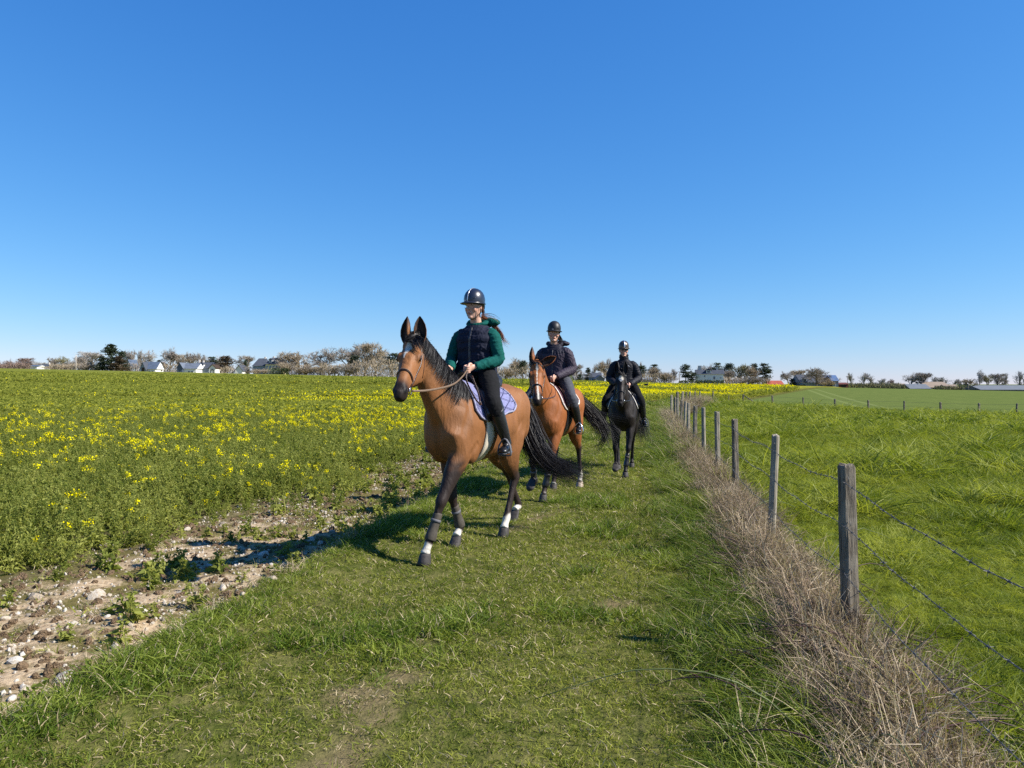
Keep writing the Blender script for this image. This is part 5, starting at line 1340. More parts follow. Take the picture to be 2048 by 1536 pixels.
BAY1 = dict(main=(.178, .074, .026), dark=(.020, .013, .011), fore_dark=(.9, 2.2), hind_dark=(2.4, 4.2),
            marks=[('star', [(.03, 0, .0), (.06, -.010, .018), (.105, -.012, .033), (.15, -.020, .018), (.20, -.028, .007), (.24, -.03, 0)])])
BAY2 = dict(main=(.200, .066, .0185), dark=(.020, .012, .010), fore_dark=(2.0, 3.6), hind_dark=(3.0, 5.0),
            marks=[('blaze', [(.03, 0, 0), (.07, 0, .013), (.11, 0, .016), (.15, 0, .006), (.24, 0, .003), (.32, .0, .004), (.38, .004, .010), (.50, .010, .011), (.57, .016, .015), (.60, .016, .006)])])
BLK = dict(main=(.0105, .007, .0055), dark=(.009, .007, .007), marks=[('star', [(.06, 0, 0), (.085, 0, .036), (.13, .005, .045), (.17, .006, .020), (.185, .006, 0)])])

def heading(deg):
    """rz of a horse walking towards the camera, turned deg towards the left of the picture"""
    t = math.radians(deg); return math.atan2(-math.cos(t), -math.sin(t))

H1 = dict(label='bay horse with white star and four white feet leading the ride', at=(-.335, 7.40), rz=heading(25), coat=BAY1,
          poll=(1.15, -.03, 1.935), head_dir=(.41, .125, -.43),
          ears=dict(L=(.5, .10, 1.0, 1.0, .2), R=(.5, .12, 1.0, 1.0, .5)),
          legs=dict(LF=dict(hoof=(1.04, .03, .0), white=8.45, pitch=-.08), RF=dict(hoof=(.26, -.10, .0), white=8.45, pitch=.25),
                    LH=dict(hoof=(-.30, .14, .0), white=8.7, pitch=0), RH=dict(hoof=(-1.22, -.16, .02), white=8.7, pitch=.5)),
          tail=[(-.78, 0, 1.44), (-.88, .03, 1.38), (-.94, .09, 1.18), (-.95, .17, .95), (-.92, .30, .76), (-.90, .50, .64), (-.92, .80, .55)], tail_w=.042, tail_n=2300,
          tail_branch=[[(-.92, .30, .76), (-.9, .5, .70), (-.92, .66, .73), (-.95, .80, .80)]], mane_n=3400, mane_len=1.15)
H2 = dict(label='chestnut bay horse with narrow white blaze walking second in line', at=(.61, 10.60), rz=heading(18), coat=BAY2, scale=.985,
          poll=(1.15, .06, 1.86), head_dir=(.37, .11, -.48), mane_side=-1, forelock=.15,
          ears=dict(L=(.1, 1.3, .55, .3, -.6), R=(.5, .15, 1.0, .5, 1.0)),
          legs=dict(LF=dict(hoof=(.74, .03, 0), white=9.75, pitch=-.05), RF=dict(hoof=(.66, -.15, .17), fold=15),
                    LH=dict(hoof=(-.70, .20, 0), white=8.0, pale=1), RH=dict(hoof=(-.36, -.12, 0), white=10.6)),
          tail=[(-.78, 0, 1.44), (-.90, .08, 1.38), (-.98, .22, 1.22), (-1.0, .40, 1.02), (-.98, .52, .84), (-.98, .58, .66)], tail_w=.042, tail_n=1500,
          tail_branch=[[(-.92, .10, 1.34), (-1.0, .35, 1.16), (-1.02, .60, 1.08), (-1.05, .95, 1.02)], [(-.98, .3, 1.15), (-1.0, .52, .98), (-1., .72, .88), (-1., .86, .70)],
                       [(-.98, .5, .9), (-.98, .52, .74), (-.98, .45, .62), (-.98, .32, .56)]])
H3 = dict(label='black horse with white star walking last in line', at=(1.97, 13.20), rz=heading(11), coat=BLK, scale=.93,
          poll=(1.14, .0, 1.87), head_dir=(.30, .0, -.52), mane_side=-1, forelock=.12,
          legs=dict(LF=dict(hoof=(.80, .06, 0), pitch=-.05), RF=dict(hoof=(.46, -.13, .10), fold=12),
                    LH=dict(hoof=(-.80, .12, 0)), RH=dict(hoof=(-.45, -.13, 0))),
          tail=[(-.78, 0, 1.44), (-.90, .05, 1.38), (-.98, .12, 1.18), (-1.0, .22, .95), (-1.0, .30, .74), (-1.0, .34, .55)], tail_w=.055, tail_n=1400)
h1 = build_horse(H1); h2 = build_horse(H2); h3 = build_horse(H3)
for nm in ('LF', 'RF'): boot_on(h1, nm, M['boot_grey'], M['strap_grey'])
for nm in ('LF', 'RF'): boot_on(h2, nm, M['leather_black'], M['strap_grey'])
boot_on(h3, 'LF', M['leather_black'], M['boot_grey'])
# ================================================================ riders
def fabric(name, c, rough=0.8, var=0.15, scale=40, bump=0.25, sheen=0.0, fold=0.5):
    k = NT(name); co = objco(k); c = np.array(c, float)
    col = k.ramp(k.noise(scale, 4, co), [(0.3, tuple(c * (1 - var))), (0.7, tuple(c * (1 + var)))])
    big = k.noise(8, 2, co, 0.45, 0.8); fine = k.noise(scale * 6, 2, co)
    hgt = k.math('MULTIPLY_ADD', fine, 0.05, big)
    return k.bsdf(col, rough, 0.12, 0, k.bump(hgt, fold * 0.5, 0.03), sheen)
M['skin'] = colattr('skin', 0.5, 0.35, 0.06, 60, 0.05)
M['green'] = fabric('green_sweatshirt', (.003, .066, .056), .85, fold=.9)
M['navy'] = fabric('navy_quilted_nylon', (.014, .016, .030), .72, fold=.7)
M['black_cloth'] = fabric('black_breeches', (.010, .010, .011), .9, fold=.45)
M['grey_cloth'] = fabric('grey_breeches', (.055, .058, .070), .75, fold=.4)
M['purple_coat'] = fabric('plum_grey_softshell', (.040, .032, .046), .6, fold=.9)
M['navy_coat'] = fabric('navy_shoulder', (.014, .014, .024), .6, fold=.8)
M['black_coat'] = fabric('black_jacket', (.013, .013, .017), .55, fold=.9)
M['helmet'] = simple('helmet_shell', (.012, .016, .030), .32, .5, var=.1, scale=80, bump=.05, coat=.3)
M['helmet_black'] = simple('helmet_matt', (.012, .012, .014), .5, .4, var=.1, scale=80)
M['helmet_bronze'] = simple('helmet_bronze', (.085, .065, .05), .3, .5, .4, var=.15, scale=60)
M['silver'] = simple('silver_trim', (.55, .56, .58), .3, .5, .8, var=.05)
M['boot'] = simple('black_riding_boot', (.011, .011, .013), .35, .5, var=.2, scale=50, bump=.15)
M['sole'] = simple('boot_sole', (.05, .055, .065), .7, .3)
M['brown_hair'] = simple('brown_hair', (.24, .10, .05), .45, .5, var=.35, scale=50)
M['dark_hair'] = simple('dark_hair', (.018, .012, .010), .45, .5, var=.3, scale=50)
M['lens'] = simple('dark_lens', (.006, .006, .008), .08, .7, var=.05)
M['white_eye'] = simple('eye_white', (.55, .52, .48), .3, .4, var=.03)
M['white_print'] = simple('white_print', (.7, .7, .7), .6, .3, var=.03)
M['zip'] = simple('zip', (.03, .03, .036), .4, .5, var=.1)
M['lilac'] = fabric('lilac_pad', (.165, .170, .300), .85, fold=.3)
M['lilac_edge'] = fabric('lilac_edging', (.24, .24, .33), .8, fold=.1)
M['lilac_seam'] = fabric('lilac_seam', (.085, .085, .19), .85, fold=.1)
M['maroon'] = fabric('maroon_pad', (.055, .022, .032), .85, fold=.3)
M['white_edge'] = fabric('white_edging', (.62, .58, .52), .8, fold=.1)
M['blue_pad'] = fabric('blue_pad', (.05, .055, .17), .85, fold=.3)

def fist(mb, w, fwd, up, sg):
    """closed hand: palm, four curled fingers, thumb on the side; w wrist, fwd along the forearm, up thumb side"""
    fwd = unit(fwd); up = unit(up - np.dot(up, fwd) * fwd); inn = np.cross(up, fwd) * sg       # towards the palm
    c = w + fwd * .055
    mb.ball(c, (.048, .040, .019), np.array([fwd, up, inn]), 14, 9)
    mb.sweep([w - fwd * .03, w, w + fwd * .03], [(.026, .019), (.026, .019), (.032, .019)], up, 12)
    for i, (o, L) in enumerate(((.030, .95), (.010, 1.05), (-.010, 1.0), (-.028, .8))):
        k = c + fwd * .038 + up * o - inn * .004
        P = [k - fwd * .03, k, k + fwd * .026 * L + inn * .010, k + fwd * .018 * L + inn * .038, k - fwd * .010 + inn * .042, k - fwd * .022 + inn * .028]
        mb.sweep(P, [.0085, .0098, .0095, .0090, .0085, .0070], up, 9, 3)
    t = w + fwd * .028 + up * .030
    mb.sweep([t, t + fwd * .022 + up * .014 + inn * .010, t + fwd * .050 + up * .012 + inn * .022, t + fwd * .066 + up * .002 + inn * .030], [.013, .0115, .0105, .008], up, 9, 3)
    return c + inn * .022 + fwd * .04

def crumple(me, amp, seed, scale=1.0):
    """folds of loose cloth worked into the mesh"""
    n = len(me.vertices); V = np.empty(n * 3); me.vertices.foreach_get('co', V); V = V.reshape(-1, 3); N = np.empty(n * 3); me.vertices.foreach_get('normal', N); N = N.reshape(-1, 3)
    q = np.random.default_rng(seed); d = np.zeros(n)
    warp = V + .03 * np.stack([np.sin(V @ q.normal(0, 14, 3) + c) for c in range(3)], 1)
    for i in range(9):
        f = unit(q.normal(size=3) * V3(.7, .7, 1.2)) * q.uniform(45, 130) / scale; s_ = np.sin(warp @ f + q.uniform(0, 6.28)); m = .5 + .5 * np.sin(V @ q.normal(0, 16, 3) + q.uniform(0, 6))
        d += (1 - np.abs(s_)) ** 2.2 * m
    d -= d.mean(); me.vertices.foreach_set('co', (V + N * (d * amp)[:, None]).ravel()); me.update()

def build_rider(h, sp):
    hs, s = h['sp'], h['s']; k = sp.get('k', 1.0)      # k: size of the rider relative to the horse model
    seat = V3(.06, 0, 1.615)
    ca, sa = math.cos(hs['rz']), math.sin(hs['rz'])
    root = empty('person', (hs['at'][0] + ca * seat[0] * s, hs['at'][1] + sa * seat[0] * s, hs.get('z', 0) + seat[2] * s), hs['rz'])
    tag(root, sp['label'], 'person', 'riders')
    xf = lambda V: (np.asarray(V) - seat) * s
    lean = sp.get('lean', (0, 0))
    up = unit(V3(lean[0], lean[1], 1)); pel = V3(.04, 0, 1.67)
    at = lambda x, y, z: pel + V3(x, y, 0) * k + up * (z - 1.67) * k
    hipL = {g: V3(.05, g * .105, 1.68) for g in (-1, 1)}
    knee, ank, toe = sp['knee'], sp['ankle'], sp['toe']
    sh = {g: at(.0, g * .178, 2.018) for g in (-1, 1)}
    elb, wri = sp['elbow'], sp['wrist']
    neck0 = at(.01, 0, 2.12); hc = at(sp.get('head_fwd', .05), 0, 2.30)
    # head frame
    yaw, pit, roll = sp.get('look', (0, 0, 0))
    f = V3(math.cos(yaw) * math.cos(pit), math.sin(yaw) * math.cos(pit), -math.sin(pit)); l = unit(np.cross((0, math.sin(roll), math.cos(roll)), f)); u = np.cross(f, l)
    HM = np.array([f, l, u])
    hd = lambda a, b, c: hc + (f * a + l * b + u * c) * k
    # ---- skin body: head, neck, hands and the body under the clothes as one surface
    B = MB(); Rg = []
    for z, w, fr, bk in ((-.120, .022, .060, .0), (-.112, .038, .074, .0), (-.092, .051, .082, .03), (-.06, .063, .087, .06), (-.02, .070, .091, .085), (.02, .072, .094, .098), (.06, .074, .092, .10), (.09, .069, .078, .092), (.112, .050, .05, .065), (.122, .02, .02, .03)):
        th = np.linspace(0, 2 * np.pi, 24, endpoint=False); cx = np.cos(th)
        Rg.append(np.array([hd(c * (fr if c > 0 else bk) * 1.0, sn * w, z) for c, sn in zip(cx, np.sin(th))]))
    B.rings(Rg)
    fm = np.array([f, l, u])
    B.sweep([hd(.082, 0, .028), hd(.094, 0, .0), hd(.110, 0, -.022), hd(.098, 0, -.031)], [(.0085, .010), (.010, .012), (.0135, .013), (.010, .007)], l, 10, 3)
    B.ball(hd(.088, 0, -.058), (.012, .025, .008), fm); B.ball(hd(.087, 0, -.068), (.011, .021, .007), fm)      # lips
    B.ball(hd(.072, 0, -.100), (.020, .024, .018), fm)                                                            # chin
    for g in (-1, 1):
        B.ball(hd(.062, g * .040, -.026), (.024, .024, .028), fm)                                                  # cheek
        B.ball(hd(.079, g * .032, .036), (.014, .026, .008), fm)                                                  # brow
        B.ball(hd(-.005, g * .075, -.005), (.018, .010, .030), fm)                                                # ear
    B.sweep([neck0 - up * .06, neck0 + up * .01, hd(-.015, 0, -.09), hd(-.005, 0, -.03)], [.062 * k, .056 * k, .052 * k, .05 * k], (0, 1, 0), 14, 3)
    # trunk and limbs (kept inside the clothes)
    B.sweep([pel, at(0, 0, 1.85), at(0, 0, 2.03), at(0, 0, 2.10)], [(.13 * k, .09 * k), (.115 * k, .085 * k), (.14 * k, .09 * k), (.09 * k, .06 * k)], (0, 1, 0), 16, 3)
    grip = {}
    for g in (-1, 1):
        Kn, An, Hn = np.array(knee[g], float), np.array(ank[g], float), hipL[g]
        B.sweep([Hn, Hn * .5 + Kn * .5, Kn * .9 + Hn * .1], [.06, .055, .045], (0, 1, 0), 10); B.sweep([Kn, (Kn + An) / 2, An], [.042, .034, .020], (0, 1, 0), 10)
        En, Wn = np.array(elb[g], float), np.array(wri[g], float)
        B.sweep([at(0, g * .08, 2.04), sh[g], En], [.04, .042, .034], (0, 1, 0), 10); B.sweep([En, (En + Wn) / 2, Wn], [.034, .030, .024], (0, 1, 0), 10)
        fw = unit(np.array(wri[g]) - np.array(elb[g])); fw = unit(fw + V3(.35, -g * .1, -.05))
        grip[g] = fist(B, np.array(wri[g], float), fw, V3(-.1, g * .25, 1), g)
    me, V = remeshed(B, 0.0052, 4, 2, 'body')
    q = (V - hc) / k; qa, qb, qc = q @ f, q @ l, q @ u
    skin = np.array(sp.get('skin', (.52, .30, .22))); C = np.tile(skin, (len(V), 1))
    def bl(m, c): C[:] = C * (1 - m[:, None]) + np.asarray(c) * m[:, None]
    front = (qa > .03).astype(float)
    bl(front * smst(.03, .012, np.hypot(np.abs(qb) - .045, qc + .025)) * .35, skin * V3(1.1, .72, .65))
    bl(front * smst(.024, .016, np.hypot(qb, (qc + .064) * 2.0)) * .8, skin * V3(.75, .40, .40))
    bl(front * smst(.0022, .0008, np.abs(qc + .063 - 2.2 * qb * qb)) * (np.abs(qb) < .027) * .85, skin * .22)
    bl(front * smst(.016, .010, np.hypot(np.abs(qb) - .031, (qc - .012) * 1.9)) * .3, skin * .5)  # shade of the eye sockets, painted into the skin colour
    bl(front * smst(.006, .003, np.abs(qc - .034 + .25 * (np.abs(qb) - .035))) * (np.abs(qb) > .014) * (np.abs(qb) < .052) * .8, (.05, .028, .02))
    me_c = V; paint(me, C)
    shift_mesh(me, xf); me.materials.append(M['skin']); body = link('body', me, None, root)
    for g in (-1, 1):
        MB().ball(hd(.0835, g * .031, .012), (.004, .0115, .0042), fm, 12, 7).build('eye', M['white_eye'], root, xf=xf)
        MB().ball(hd(.0875, g * .031, .012), (.003, .005, .0042), fm, 10, 6).build('iris', M['eye'], root, xf=xf)
    # ---- top (sweatshirt or jacket) with sleeves: one garment
    def sleeves(mb, grow=0.0):
        for g in (-1, 1):
            E = np.array(elb[g], float); W = np.array(wri[g], float); mid = (E + sh[g]) / 2
            mb.sweep([at(0, g * .06, 2.045), sh[g], mid + V3(0, g * .012, 0), E, (E + W) / 2, W - unit(W - E) * .012],
                     [(.060 * k, .075 * k), (.066 * k + grow, .075 * k + grow), (.062 * k + grow, .066 * k + grow), (.056 * k + grow, .058 * k + grow), (.051 * k + grow, .050 * k + grow), (.040 * k + grow, .038 * k + grow)], (0, 1, 0), 16, 4)
            for t, r in ((.15, .056), (.32, .054), (.5, .053), (.66, .051), (.83, .045)):                      # gathered folds
                c = E * (1 - t) + W * t; d = unit(W - E)
                mb.sweep([c - d * .012, c, c + d * .012], [(r * k - .010 + grow,) * 2, (r * k + .001 + grow,) * 2, (r * k - .010 + grow,) * 2], (0, 1, 0), 14)
    def torso(mb, grow, zlo, zhi, puff=0.0):
        prof = [(1.60, .185, .130), (1.68, .190, .138), (1.76, .176, .130), (1.84, .170, .128), (1.92, .182, .134), (1.98, .190, .136), (2.03, .182, .124), (2.065, .150, .108), (2.10, .105, .088), (2.135, .075, .07)]
        zs = np.arange(zlo, zhi + .001, .012); P = []; r = []
        for z in zs:
            w = np.interp(z, [p[0] for p in prof], [p[1] for p in prof]); d = np.interp(z, [p[0] for p in prof], [p[2] for p in prof])
            b = grow + (puff * (abs(math.sin((z - 1.6) / .085 * math.pi)) ** .6 - .5) if puff else 0)
            P.append(at(-.01, 0, z)); r.append((w * k + b, d * k + b))
        mb.sweep(P, r, (0, 1, 0), 26, 0, pw=2.25)
    gw = sp.get('bulk', 0.0); T = MB(); torso(T, .004 + gw, 1.60 - gw * 3, 2.13); sleeves(T, gw * .7)
    col = sp['collar']
    th = np.linspace(0, 2 * np.pi, 19)
    if col == 'high':
        T.sweep([neck0 - up * .02, neck0 + up * .05, neck0 + up * .105], [(.088, .088), (.086, .084), (.084, .082)], (0, 1, 0), 18, 3)
    else:
        T.sweep([neck0 + V3(math.cos(t) * .068 - .022, math.sin(t) * .088, .026 - .022 * math.cos(t)) for t in th], [(.022, .022 + .012 * (1 - math.cos(t)) / 2) for t in th], (0, 0, 1), 10)
        for c, r in (((-.125, .0, .030), (.065, .125, .055)), ((-.11, .105, .045), (.055, .055, .04)), ((-.10, -.10, .04), (.05, .055, .038)), ((-.14, .14, .04), (.05, .05, .03))):
            T.ball(neck0 + V3(*c), r)
    me, V = remeshed(T, 0.0085, 3, 1, 'top')
    mats = sp['top'] if isinstance(sp['top'], list) else [sp['top']]
    crumple(me, .0038, 5 + int(gw * 1000))
    shift_mesh(me, xf)
    for m in mats: me.materials.append(M[m])
    if len(mats) > 1:                                              # yoke of another colour over the shoulders
        pc = np.empty(len(me.polygons) * 3); me.polygons.foreach_get('center', pc); pc = pc.reshape(-1, 3) / s + seat
        me.polygons.foreach_set('material_index', ((pc[:, 2] > 2.0 * 1 + .03 * 0) & (np.abs(pc[:, 1]) < .17)).astype(np.int32))
    top = link(sp.get('top_name', 'jacket'), me, None, root)
    if sp.get('vest'):
        T = MB(); torso(T, .020, 1.655, 2.125, .010)
        for g in (-1, 1): T.sweep([at(0, g * .05, 2.06), at(0, g * .155, 2.025)], [(.085, .062), (.088, .07)], (1, 0, 0), 14)
        me, V = remeshed(T, 0.0075, 2, 1, 'vest'); crumple(me, .0038, 3); shift_mesh(me, xf); me.materials.append(M[sp['vest']]); ve = link('vest', me, None, root)
        bz = bvh_of(me)
        zp = []
        for z in np.linspace(1.68, 2.10, 22):
            o = xf(at(.5, .0, z)); r = bz.ray_cast(Vector(o), Vector((-1, 0, 0)))
            if r[0]: zp.append(np.array(r[0]) + V3(.003, 0, 0))
        mb = MB(); strap_on(mb, zp, .011, V3(0, 1, 0), .006); mb.build('zip_placket', M['zip'], ve)
        for g in (-1, 1):
            pp = []
            for t in np.linspace(0, 1, 8):
                o = xf(at(.5, g * (.045 + .065 * t), 1.775 - .045 * t)); r = bz.ray_cast(Vector(o), Vector((-1, 0, 0)))
                if r[0]: pp.append(np.array(r[0]) + V3(.003, 0, 0))
            mb = MB(); strap_on(mb, pp, .006, V3(0, .5, .86), .005); mb.build('pocket_flap', M['zip'], ve)
    else:
        bz = bvh_of(me); zp = []
        for z in np.linspace(1.64, 2.06, 20):
            o = xf(at(.5, .0, z)); r = bz.ray_cast(Vector(o), Vector((-1, 0, 0)))
            if r[0]: zp.append(np.array(r[0]) + V3(.003, 0, 0))
        mb = MB(); strap_on(mb, zp, .007, V3(0, 1, 0), .005); mb.build('zip', M['zip'], top)
    if sp.get('logo'):
        o = xf(at(.5, .085, 2.0)); r = bz.ray_cast(Vector(o), Vector((-1, 0, 0)))
        if r[0] is not None:
            c = np.array(r[0]) + V3(.005, 0, 0)
            MB().sweep([c + V3(0, -.022, -.006), c + V3(0, -.008, .008), c + V3(0, .01, .006), c + V3(0, .022, -.006)], [(.003, .0045)] * 4, (1, 0, 0), 6).build('chest_logo', M['white_print'], top)
    # ---- breeches
    T = MB()
    T.ball((.04, 0, 1.665), (.15, .165, .095), None, 18, 12)
    for g in (-1, 1):
        K = np.array(knee[g], float); A = np.array(ank[g], float); Hh = hipL[g]
        T.sweep([Hh + V3(-.03, -g * .02, .0), Hh * .62 + K * .38 + V3(0, g * .01, .012), Hh * .25 + K * .75, K, K * .7 + A * .3, K * .5 + A * .5],
                [(.095, .115), (.095, .112), (.082, .092), (.072, .078), (.064, .070), (.05, .054)], (0, 1, 0), 18, 4)
    me, V = remeshed(T, 0.009, 4, 2, 'breeches'); crumple(me, .0022, 9); shift_mesh(me, xf); me.materials.append(M[sp['breeches']]); link('breeches', me, None, root)
    # ---- half chaps and boots
    for g in (-1, 1):
        K = np.array(knee[g], float); A = np.array(ank[g], float); Tt = np.array(toe[g], float); fd = unit(Tt - A)
        T = MB()
        T.sweep([K * .86 + A * .14, K * .65 + A * .35, K * .35 + A * .65, K * .1 + A * .9, A + V3(0, 0, -.02)], [(.068, .074), (.068, .076), (.058, .064), (.045, .049), (.044, .052)], (0, 1, 0), 16, 4)
        fl = V3(Tt[0] - A[0], Tt[1] - A[1], 0)
        T.sweep([A + V3(-.045, 0, -.045) , A + V3(0, 0, -.045), A * .5 + Tt * .5 + V3(0, 0, -.018), Tt + V3(-.03, 0, -.002), Tt], [(.030, .038), (.038, .046), (.043, .036), (.040, .028), (.022, .016)], (0, 1, 0), 14, 4)
        me, V = remeshed(T, 0.0075, 3, 1, 'boot'); shift_mesh(me, xf); me.materials.append(M['boot']); bo = link('boot', me, None, root)
        P = [A + V3(-.055, 0, -.088), A + V3(.0, 0, -.090), A * .5 + Tt * .5 + V3(0, 0, -.056), Tt + V3(0, 0, -.026)]
        MB().sweep(P, [(.034, .010), (.036, .010), (.043, .010), (.03, .009)], (0, 1, 0), 10, 3).build('sole', M['sole'], bo, xf=xf)
        c = K * .83 + A * .17; d = unit(A - K)
        MB().sweep([c - d * .006, c + d * .006], [(.0715, .0775)] * 2, (0, 1, 0), 16).build('chap_cuff', M['strap_grey'], bo, xf=xf)
    # ---- helmet
    Hm = MB(); Rg = []
    for z, w, fr, bk in ((-.012, .092, .112, .122), (.012, .0945, .116, .126), (.05, .0965, .117, .127), (.085, .090, .108, .117), (.112, .078, .092, .101), (.135, .058, .067, .075), (.150, .032, .037, .042), (.155, .008, .009, .01)):
        th = np.linspace(0, 2 * np.pi, 30, endpoint=False)
        tz = lambda c: (z + (.030 if z < .05 else .03) + (.012 * c if z < .02 else 0) - (.030 * max(0, -c) if z < .02 else 0))
        Rg.append(np.array([hd(c * (fr if c > 0 else bk), sn * w, tz(c)) for c, sn in zip(np.cos(th), np.sin(th))]))
    he = Hm.rings(Rg).build('helmet', M[sp['helmet']], root, xf=xf)
    br = sp.get('brim', .055); G = []
    for t in np.linspace(0, 1, 5):
        row = []
        for x in np.linspace(-2.15, 2.15, 25):
            cc, ss = math.cos(x), math.sin(x); e = max(0.0, math.cos(x * .80)) ** .8
            row.append(hd(cc * ((.113 if cc > 0 else .12) + t * (br * e + .010)), ss * (.094 + t * (.018 * e + .012)), .036 + .012 * cc - t * (.014 * e + .004) * 1.0))
        G.append(row)
    MB().sheet(np.array(G), .006).build('visor', M[sp['helmet']], he, xf=xf)
    if sp.get('stripe'):
        w = sp['stripe']; P = []
        pr = [(.118, .035), (.1195, .06), (.119, .085), (.110, .117), (.095, .143), (.069, .167), (.036, .183), (.0, .188), (-.05, .180)]
        mb = MB(); strap_on(mb, [hd(x + .002, 0, z + .001) for x, z in pr], w, l, .004); mb.build('helmet_stripe', M['silver'], he, xf=xf)
    if sp.get('badge'):
        mb = MB().ball(hd(.1165, -.028, .058), (.004, .014, .0045), fm, 12, 6); mb.build('helmet_badge', M['silver'], he, xf=xf)
        mb = MB(); mb.sweep([hd(.108, .045, .085), hd(.1, .06, .078), hd(.085, .075, .085)], [(.0025, .002)] * 3, u, 6, 2); mb.build('helmet_vent', M['helmet_black'], he, xf=xf)
    for g in (-1, 1):
        for st in (((.048, .079, .0), (.040, .070, -.05), (.034, .048, -.102), (.048, .0, -.125)), ((-.04, .084, .0), (-.005, .080, -.045), (.030, .058, -.088), (.038, .042, -.110))):
            P = [hd(x, g * y, z) for x, y, z in st]
            MB().sweep(P, [(.0036, .002)] * len(P), (1, 0, 0), 7, 4).build('chin_strap', M['leather_black'], he, xf=xf)
    # ---- hair
    paths = []
    for c in sp.get('hair', []):
        Gc = catmull([np.array(p) if len(p) == 3 else p for p in c['path']], 6); Gc = np.array([hc + V3(*p) for p in Gc])
        for i in range(c['n']):
            o = rng.normal(0, 1, 3); o2 = rng.normal(0, 1, 3); t = np.linspace(0, 1, len(Gc))[:, None]
            paths.append((Gc + o * c['w'] * (.5 + np.sin(t * 2.6)) * .6 + o2 * c['w'] * t ** 2 * 1.1)[: max(4, int(len(Gc) * rng.uniform(.6, 1)))])
    if paths: ribbons(paths, .0032).build('hair', M[sp['hair_mat']], root, xf=xf)
    if sp.get('glasses'):
        gl = MB()
        for g in (-1, 1): gl.ball(hd(.096, g * .033, .013), (.006, .027, .019), fm, 14, 8)
        gl.sweep([hd(.1, -.012, .018), hd(.1, .012, .018)], .004, u, 6)
        for g in (-1, 1): gl.sweep([hd(.092, g * .058, .018), hd(.03, g * .08, .016)], .0035, u, 6)
        gl.build('sunglasses', M['lens'], root, xf=xf)
    return dict(grip=grip, root=root, xf=xf)

def mir(p): return {1: p, -1: (p[0], -p[1], p[2])}
LEG = dict(knee=mir((.31, .325, 1.36)), ankle=mir((.12, .375, .99)), toe=mir((.30, .405, .925)))
R1 = dict(label='rider in navy quilted vest and green hooded sweatshirt on the leading horse', look=(-.10, .02, 0), lean=(-.02, .0), **LEG,
          elbow={1: (.07, .258, 1.78), -1: (.09, -.255, 1.78)}, wrist={1: (.335, .13, 1.71), -1: (.37, -.10, 1.69)},
          top='green', top_name='sweatshirt', vest='navy', collar='hood', breeches='black_cloth', helmet='helmet', stripe=.004, badge=1, brim=.05,
          hair_mat='brown_hair', hair=[dict(path=[(-.10, .03, -.09), (-.16, .10, -.14), (-.20, .17, -.24), (-.21, .21, -.32), (-.24, .27, -.37)], n=150, w=.016),
                                       dict(path=[(-.09, .04, -.07), (-.13, .14, -.09), (-.14, .22, -.16)], n=14, w=.02), dict(path=[(.0, .082, .01), (-.02, .086, -.05), (-.07, .06, -.09)], n=60, w=.007), dict(path=[(.0, -.082, .01), (-.02, -.086, -.05), (-.07, -.06, -.09)], n=60, w=.007)])
R2 = dict(label='rider in plum grey hooded jacket and grey breeches on the second horse', look=(.30, .03, .05), lean=(.0, .01), **LEG, k=.985, bulk=.016,
          elbow={1: (.06, .262, 1.78), -1: (.08, -.26, 1.78)}, wrist={1: (.36, .10, 1.67), -1: (.36, -.10, 1.67)},
          top=['purple_coat', 'navy_coat'], collar='hood', breeches='grey_cloth', helmet='helmet_black', badge=1, brim=.05,
          hair_mat='dark_hair', hair=[dict(path=[(-.09, .03, -.05), (-.13, .07, -.10), (-.12, .13, -.13)], n=60, w=.02), dict(path=[(.0, .085, -.03), (-.03, .10, -.1), (-.05, .10, -.16)], n=50, w=.015)])
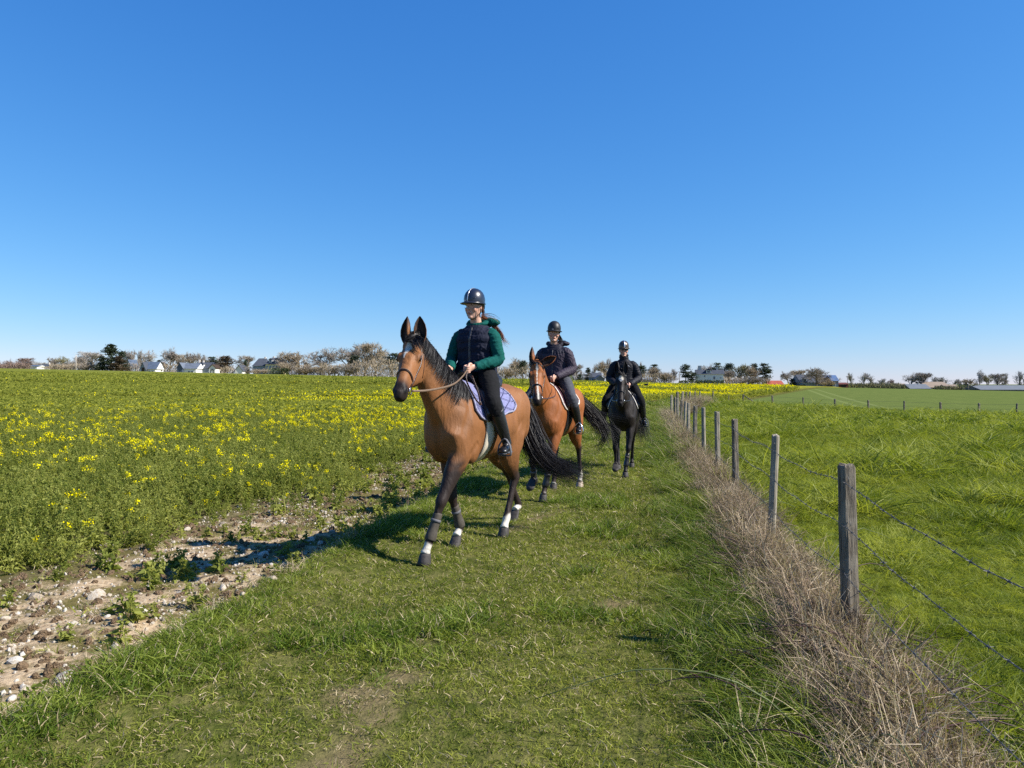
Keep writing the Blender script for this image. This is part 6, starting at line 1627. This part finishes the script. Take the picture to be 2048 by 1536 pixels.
R3 = dict(label='rider in black jacket, bronze helmet and dark sunglasses on the black horse', look=(.18, .03, 0), **LEG, k=1.0, bulk=.014,
          elbow={1: (.05, .275, 1.77), -1: (.05, -.275, 1.77)}, wrist={1: (.36, .12, 1.66), -1: (.36, -.12, 1.66)},
          top='black_coat', collar='high', breeches='black_cloth', helmet='helmet_bronze', stripe=.011, brim=.045, glasses=1, logo=1,
          hair_mat='dark_hair', hair=[dict(path=[(-.10, 0, -.05), (-.12, 0, -.1), (-.12, 0, -.15)], n=30, w=.015)])
S1 = dict(pad=M['lilac'], edge=M['lilac_edge'], quilt=M['lilac_seam'], leather=M['leather_black'], girth=M['fleece'], iron=M['strap_grey'])
S2 = dict(pad=M['maroon'], edge=M['white_edge'], leather=M['leather'], girth=M['leather_black'], iron=M['steel'])
S3 = dict(pad=M['blue_pad'], edge=M['white_edge'], leather=M['leather_black'], girth=M['leather_black'], iron=M['strap_grey'])
for h, r, sd, lab, brm, bandm, reinm, slack in (
        (h1, R1, S1, 'black saddle on quilted lilac pad under the leading rider', M['leather'], M['rein'], M['rein'], .05),
        (h2, R2, S2, 'brown saddle on maroon white-edged pad under the second rider', M['leather_black'], M['leather_black'], M['leather'], .09),
        (h3, R3, S3, 'black saddle on blue white-edged pad on the black horse', M['leather_black'], M['leather_black'], M['leather_black'], .09)):
    sd['foot'] = {g: tuple((np.array(r['ankle'][g]) * .35 + np.array(r['toe'][g]) * .65 + V3(0, 0, -.03)).tolist()) for g in (-1, 1)}
    saddle_on(h, lab, sd)
    rd = build_rider(h, r)
    bridle_on(h, brm, bandm, rd['grip'], reinm, slack, h is h1)
    h['rider'] = rd
# whip in the last rider's left hand
g = h3['rider']['grip'][1]; wp = empty('riding_whip', (0, 0, 0)); hs = h3['sp']
mwx = Matrix.Translation((*hs['at'], 0)) @ Matrix.Rotation(hs['rz'], 4, 'Z')
bp = np.array(mwx @ Vector(g * h3['s'])); wp.location = bp
tag(wp, 'thin black riding whip held out sideways by the last rider', 'whip')
MB().sweep([(-.08, .03, .01), (.0, 0, 0), (.26, -.12, .02)], [.007, .006, .003], (0, 0, 1), 8).build('shaft', M['leather_black'], wp)
MB().sweep([(.25, -.115, .02), (.31, -.143, .025)], [(.014, .005), (.017, .004)], (0, 0, 1), 8).build('flapper', M['leather_black'], wp)
